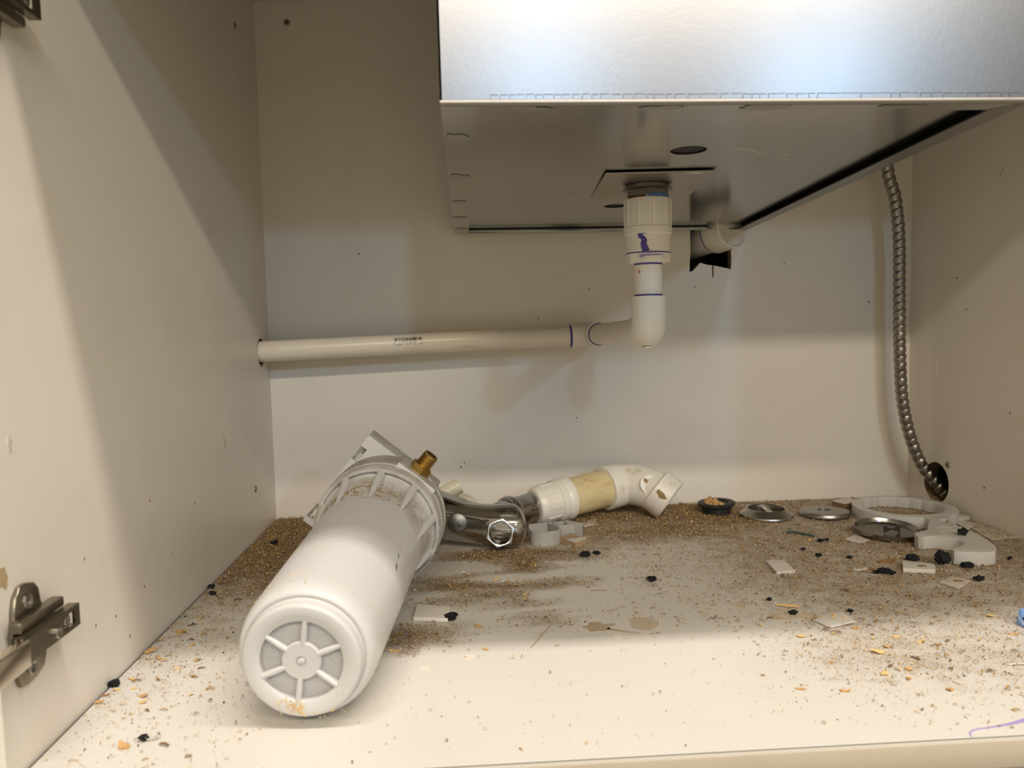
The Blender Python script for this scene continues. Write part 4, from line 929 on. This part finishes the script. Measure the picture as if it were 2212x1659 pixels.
# ------------------------------------------------------------------ wood chips (each a thing)
WD = [(.0060, -.430, 9.5, 'tan chip against the left wall above the shadow edge', 0), (.0188, -.4447, 4.5, 'tan crumb second from the left wall near the shadow edge', 0), (.0122, -.4784, 6.7, 'pale chip near the left wall, behind the black sliver', 1),
      (.0092, -.4943, 5.5, 'tan chip just in front of the black sliver by the left wall', 1), (.0199, -.4936, 4.6, 'small pale chip right of the black sliver', 1), (.0320, -.5058, 7, 'upper of two tan chips side by side at the left front', 0),
      (.0356, -.5154, 5, 'lower of two tan chips side by side at the left front', 1), (.0050, -.5130, 6, 'tan chip wedged at the foot of the left wall near the hinge', 0), (.0044, -.5028, 5.8, 'dark streaked chip between the sliver and the wedged chip', 2),
      (.0473, -.5721, 9, 'large oval tan chip at the front left', 0), (.0157, -.3910, 9.4, 'ragged tan chip on the left inside the shadow edge', 0), (.0398, -.4640, 6.2, 'thin tan shaving left of the filter end', 1),
      (.0355, -.4215, 4.5, 'tan crumb on the shadow edge left of the filter', 0), (.5200, -.4590, 6.6, 'yellow chip left of all in the right-hand sweepings', 1), (.5638, -.4934, 10.4, 'frayed yellow shaving in the centre of the right-hand sweepings', 1),
      (.5760, -.4839, 5.7, 'tan chip just behind the frayed yellow shaving', 0), (.5928, -.4673, 5.8, 'pale double chip behind the frayed shaving', 1), (.6062, -.4786, 10, 'long tan shaving at the right in the lit sweepings', 1),
      (.5705, -.4470, 6, 'tan chip in front of the curled white chip', 0), (.5497, -.5274, 5.9, 'yellow flake nearest the middle front on the right', 1), (.5705, -.5230, 5.3, 'tan flake right of the yellow flake on the front right', 0),
      (.5625, -.5359, 4.5, 'small flake between two flakes on the front right', 0), (.5802, -.5542, 5.5, 'upright orange chip at the front right', 0), (.5106, -.5488, 6.2, 'tan chip on a pale dust heap at the front', 0),
      (.4821, -.5432, 6.9, 'thin orange sliver left of the pale dust heap', 0), (.5940, -.4359, 4.6, 'brown crumb right of the curled white chip', 2), (.5373, -.3954, 17.8, 'long wood splinter lying behind the curled white chip', 1),
      (.6928, -.4353, 7.7, 'pale cream flake at the far right in the light', 1), (.5225, -.5049, 4.1, 'orange crumb left of the yellow flake', 0), (.6166, -.4850, 6.4, 'brown sliver right of the long tan shaving', 2), (.6854, -.4724, 8, 'tan sliver at the right border below the blue cap', 0),
      (.2849, -.2903, 6.4, 'tan chip in mid shelf left of a white peeled chip', 1), (.2923, -.2982, 8.2, 'white peeled chip with a brown end in mid shelf', 3), (.2655, -.4088, 7, 'round tan chip right of the dusty chip by the filter', 0),
      (.2705, -.4549, 4.3, 'orange flake alone on the clean lit floor', 0), (.1992, -.4495, 7.9, 'frayed tan shaving beside the filter at the shadow edge', 1), (.6897, -.2844, 20, 'big brown bark-like chip left of the flaky crumb', 2),
      (.6478, -.3078, 12, 'white-topped chip left of the string of crumbs', 3), (.8659, -.2347, 7.2, 'brown chip before the laminate sheet by the right wall', 2)]
for i, (x, y, s, lab, k) in enumerate(WD):
    s *= .001; long = any(w in lab for w in ('long', 'sliver', 'thin', 'splinter'))
    th = .0022 if s < .012 else .003
    bm = flake(BM(), (x, y, .0001), (s * 1.1, s * (.26 if long else random.uniform(.55, .85))), .0008 if s < .012 else .0012, random.uniform(-.6, .6) if not 'splinter' in lab else -.35, i + 70, .45 if long else 1)
    o = obj('wood_chip', bm, [WOODC, WOODP, WOODB, CHIPW][k], None, origin=(x, y, 0), smooth=25)
    tag(o, lab, 'wood chip', 'wood chips on the shelf')
    if k == 3: obj('brown_end', rock(BM(), (x + s * .35, y - s * .1, 0), (s * .6, s * .5, .0022), .2, i, rough=.6), WOODC, o)

# ------------------------------------------------------------------ blue cap at the right border, loose threads
bl = thing('blue_cap', 'small light blue plastic cap with a white thread at the right border', 'cap', (.708, -.458, 0))
obj('cap_shell', lathe(BM(), [(.0060, .0002), (.0066, .002), (.0060, .010), (.0045, .0125), (0, .013)], Matrix.Translation((.7085, -.4560, 0)), 28), BLUEP, bl)
obj('cap_thread', tube(BM(), smooth_path([(.7035, -.4530, .011), (.7022, -.4560, .007), (.7028, -.4600, .003), (.7045, -.4640, .0008), (.7075, -.4665, .0006)], 6), .00035, 6), CHIPW, bl, 'white thread')
obj('cap_slot', rock(BM(), (.7035, -.4600, .0062), (.0026, .0016, .0026), 0, 3), BLACK, bl)
for name, pts, m, lab in (('wood_hair', [(.3725, -.3330, .0006), (.3800, -.3345, .0012), (.3880, -.3340, .0005)], mat('red_hair', (.30, .08, .05), .6), 'fine reddish splinter in mid shelf'),
                          ('wood_hair', [(.3790, -.3850, .0005), (.3860, -.3850, .001), (.3930, -.3815, .0022), (.3975, -.3790, .001)], WOODB, 'curved brown hair right of the dust swirl'),
                          ('wood_hair', [(.5480, -.4560, .0004), (.5560, -.4700, .0008), (.5680, -.4880, .0005), (.5780, -.5050, .0008), (.5880, -.5250, .0004)], WOODP, 'long thin fibre across the right-hand sweepings'),
                          ('white_string', [(.6440, -.5230, .0006), (.6520, -.5235, .0012), (.6600, -.5240, .0008), (.6720, -.5242, .001)], CHIPW, 'short white string at the right border near the front'),
                          ('wood_hair', [(.3390, -.1950, .0006), (.3600, -.2040, .0010), (.3760, -.2130, .0006)], INK, 'dark fibre curving in front of the grey clip'),
                          ('wood_hair', [(.306, -.455, .0004), (.318, -.430, .0008), (.326, -.414, .0006)], WOODB, 'fine brown hair crossing the shadow edge in mid floor')):
    rr1 = .0006 if 'string' in lab else .0002
    tag(obj(name, tube(BM(), smooth_path(pts, 8), rr1, 6), m, None, origin=(pts[0][0], pts[0][1], 0)), lab, 'fibre')

# ------------------------------------------------------------------ loose sawdust, grit and pale crumbs nobody could count
def scatter(name, label, mats, count, fn, seed, grit=False):
    rs = random.Random(seed); vs = []; fs = []; mi = []; made = 0; tries = 0
    while made < count and tries < count * 30:
        tries += 1
        x, y = rs.uniform(.003, W - .004), -rs.uniform(.003, .605)
        if rs.random() > fn(x, y): continue
        k = len(vs); a = rs.gauss(0, .55) if rs.random() < .7 else rs.uniform(0, PI)
        ca_, sa = math.cos(a), math.sin(a)
        if grit:
            s = min(.0016, .00026 + rs.expovariate(1 / .00024)); h = s * .8
            pts = [(-s * .6, -s * .4, 0), (s * .6, -s * .5, 0), (s * .1, s * .6, 0), (rs.uniform(-.3, .3) * s, rs.uniform(-.2, .2) * s, h)]
            fs += [(k, k + 1, k + 3), (k + 1, k + 2, k + 3), (k + 2, k, k + 3)]; m_ = rs.choices(range(len(mats)), (2, 3, 4)[:len(mats)])[0]; mi += [m_] * 3; z0 = .0001
        else:
            l = min(.0075, .0005 + rs.expovariate(1 / .0010)); w = l * rs.uniform(.14, .45); h = rs.uniform(.0003, .0016); z0 = rs.uniform(.0002, .0012) * (1 + 1.2 * min(1, fn(x, y)))
            pts = [(-l / 2, -w / 2, 0), (-l / 2, w / 2, rs.uniform(0, .0006)), (0, -w / 2, h), (0, w / 2, h * rs.uniform(.5, 1.4)), (l / 2, -w / 2, rs.uniform(0, .0006)), (l / 2, w / 2, 0)]
            fs += [(k, k + 2, k + 3, k + 1), (k + 2, k + 4, k + 5, k + 3)]; m_ = rs.choices(range(len(mats)), (5, 4, 3, 1)[:len(mats)])[0]; mi += [m_] * 2
        for (px, py, pz_) in pts: vs.append((min(W - .001, max(.0014, x + px * ca_ - py * sa)), y + px * sa + py * ca_, z0 + pz_))
        made += 1
    me = bpy.data.meshes.new(name); me.from_pydata(vs, [], fs); me.polygons.foreach_set('material_index', mi)
    for m in mats: me.materials.append(m)
    me.update(); o = bpy.data.objects.new(name, me); COL.objects.link(o)
    o['kind'] = 'stuff'; o['label'] = label; o['category'] = 'debris'
    return o
def fresh(n, c, r=.85): return mat(n, c, r)
SD = [fresh('shaving_tan', (.40, .24, .08)), fresh('shaving_pale', (.56, .39, .165)), fresh('shaving_brown', (.18, .095, .03)), fresh('shaving_white', (.62, .55, .43))]
scatter('sawdust', 'loose tan sawdust and shavings strewn over the shelf', SD, 60000, lambda x, y: max(0, dens(x, y) - .04) ** 1.3 + .010 + .06 * (sst(-.46, -.40, y) if x > .4 else 0) + (.05 if x < .12 or x > .47 - .35 * (y + .44) else 0), 1)
scatter('grit', 'fine black and brown grit sprinkled over the shelf', [CRUMB, STAIN, fresh('grit_brown', (.26, .15, .065))], 28000, lambda x, y: .8 * (x < .006) * sst(-.5, -.4, y) + .22 * grime(x, y) + .10 * dens(x, y) + .32 * sst(.13, .03, x) * sst(-.64, -.42, y) + .25 * sst(.47, .58, x - .3 * (y + .44)) * sst(-.60, -.50, y) + .006 + .6 * math.exp(-(((x - .33) / .035) ** 2 + ((y + .402) / .016) ** 2)), 2, True)
scatter('pale_crumbs', 'tiny white laminate crumbs among the sawdust', [fresh('pale_crumb', (.78, .73, .64), .6)], 3500, lambda x, y: .5 * sst(-.40, -.1, y), 3, True)
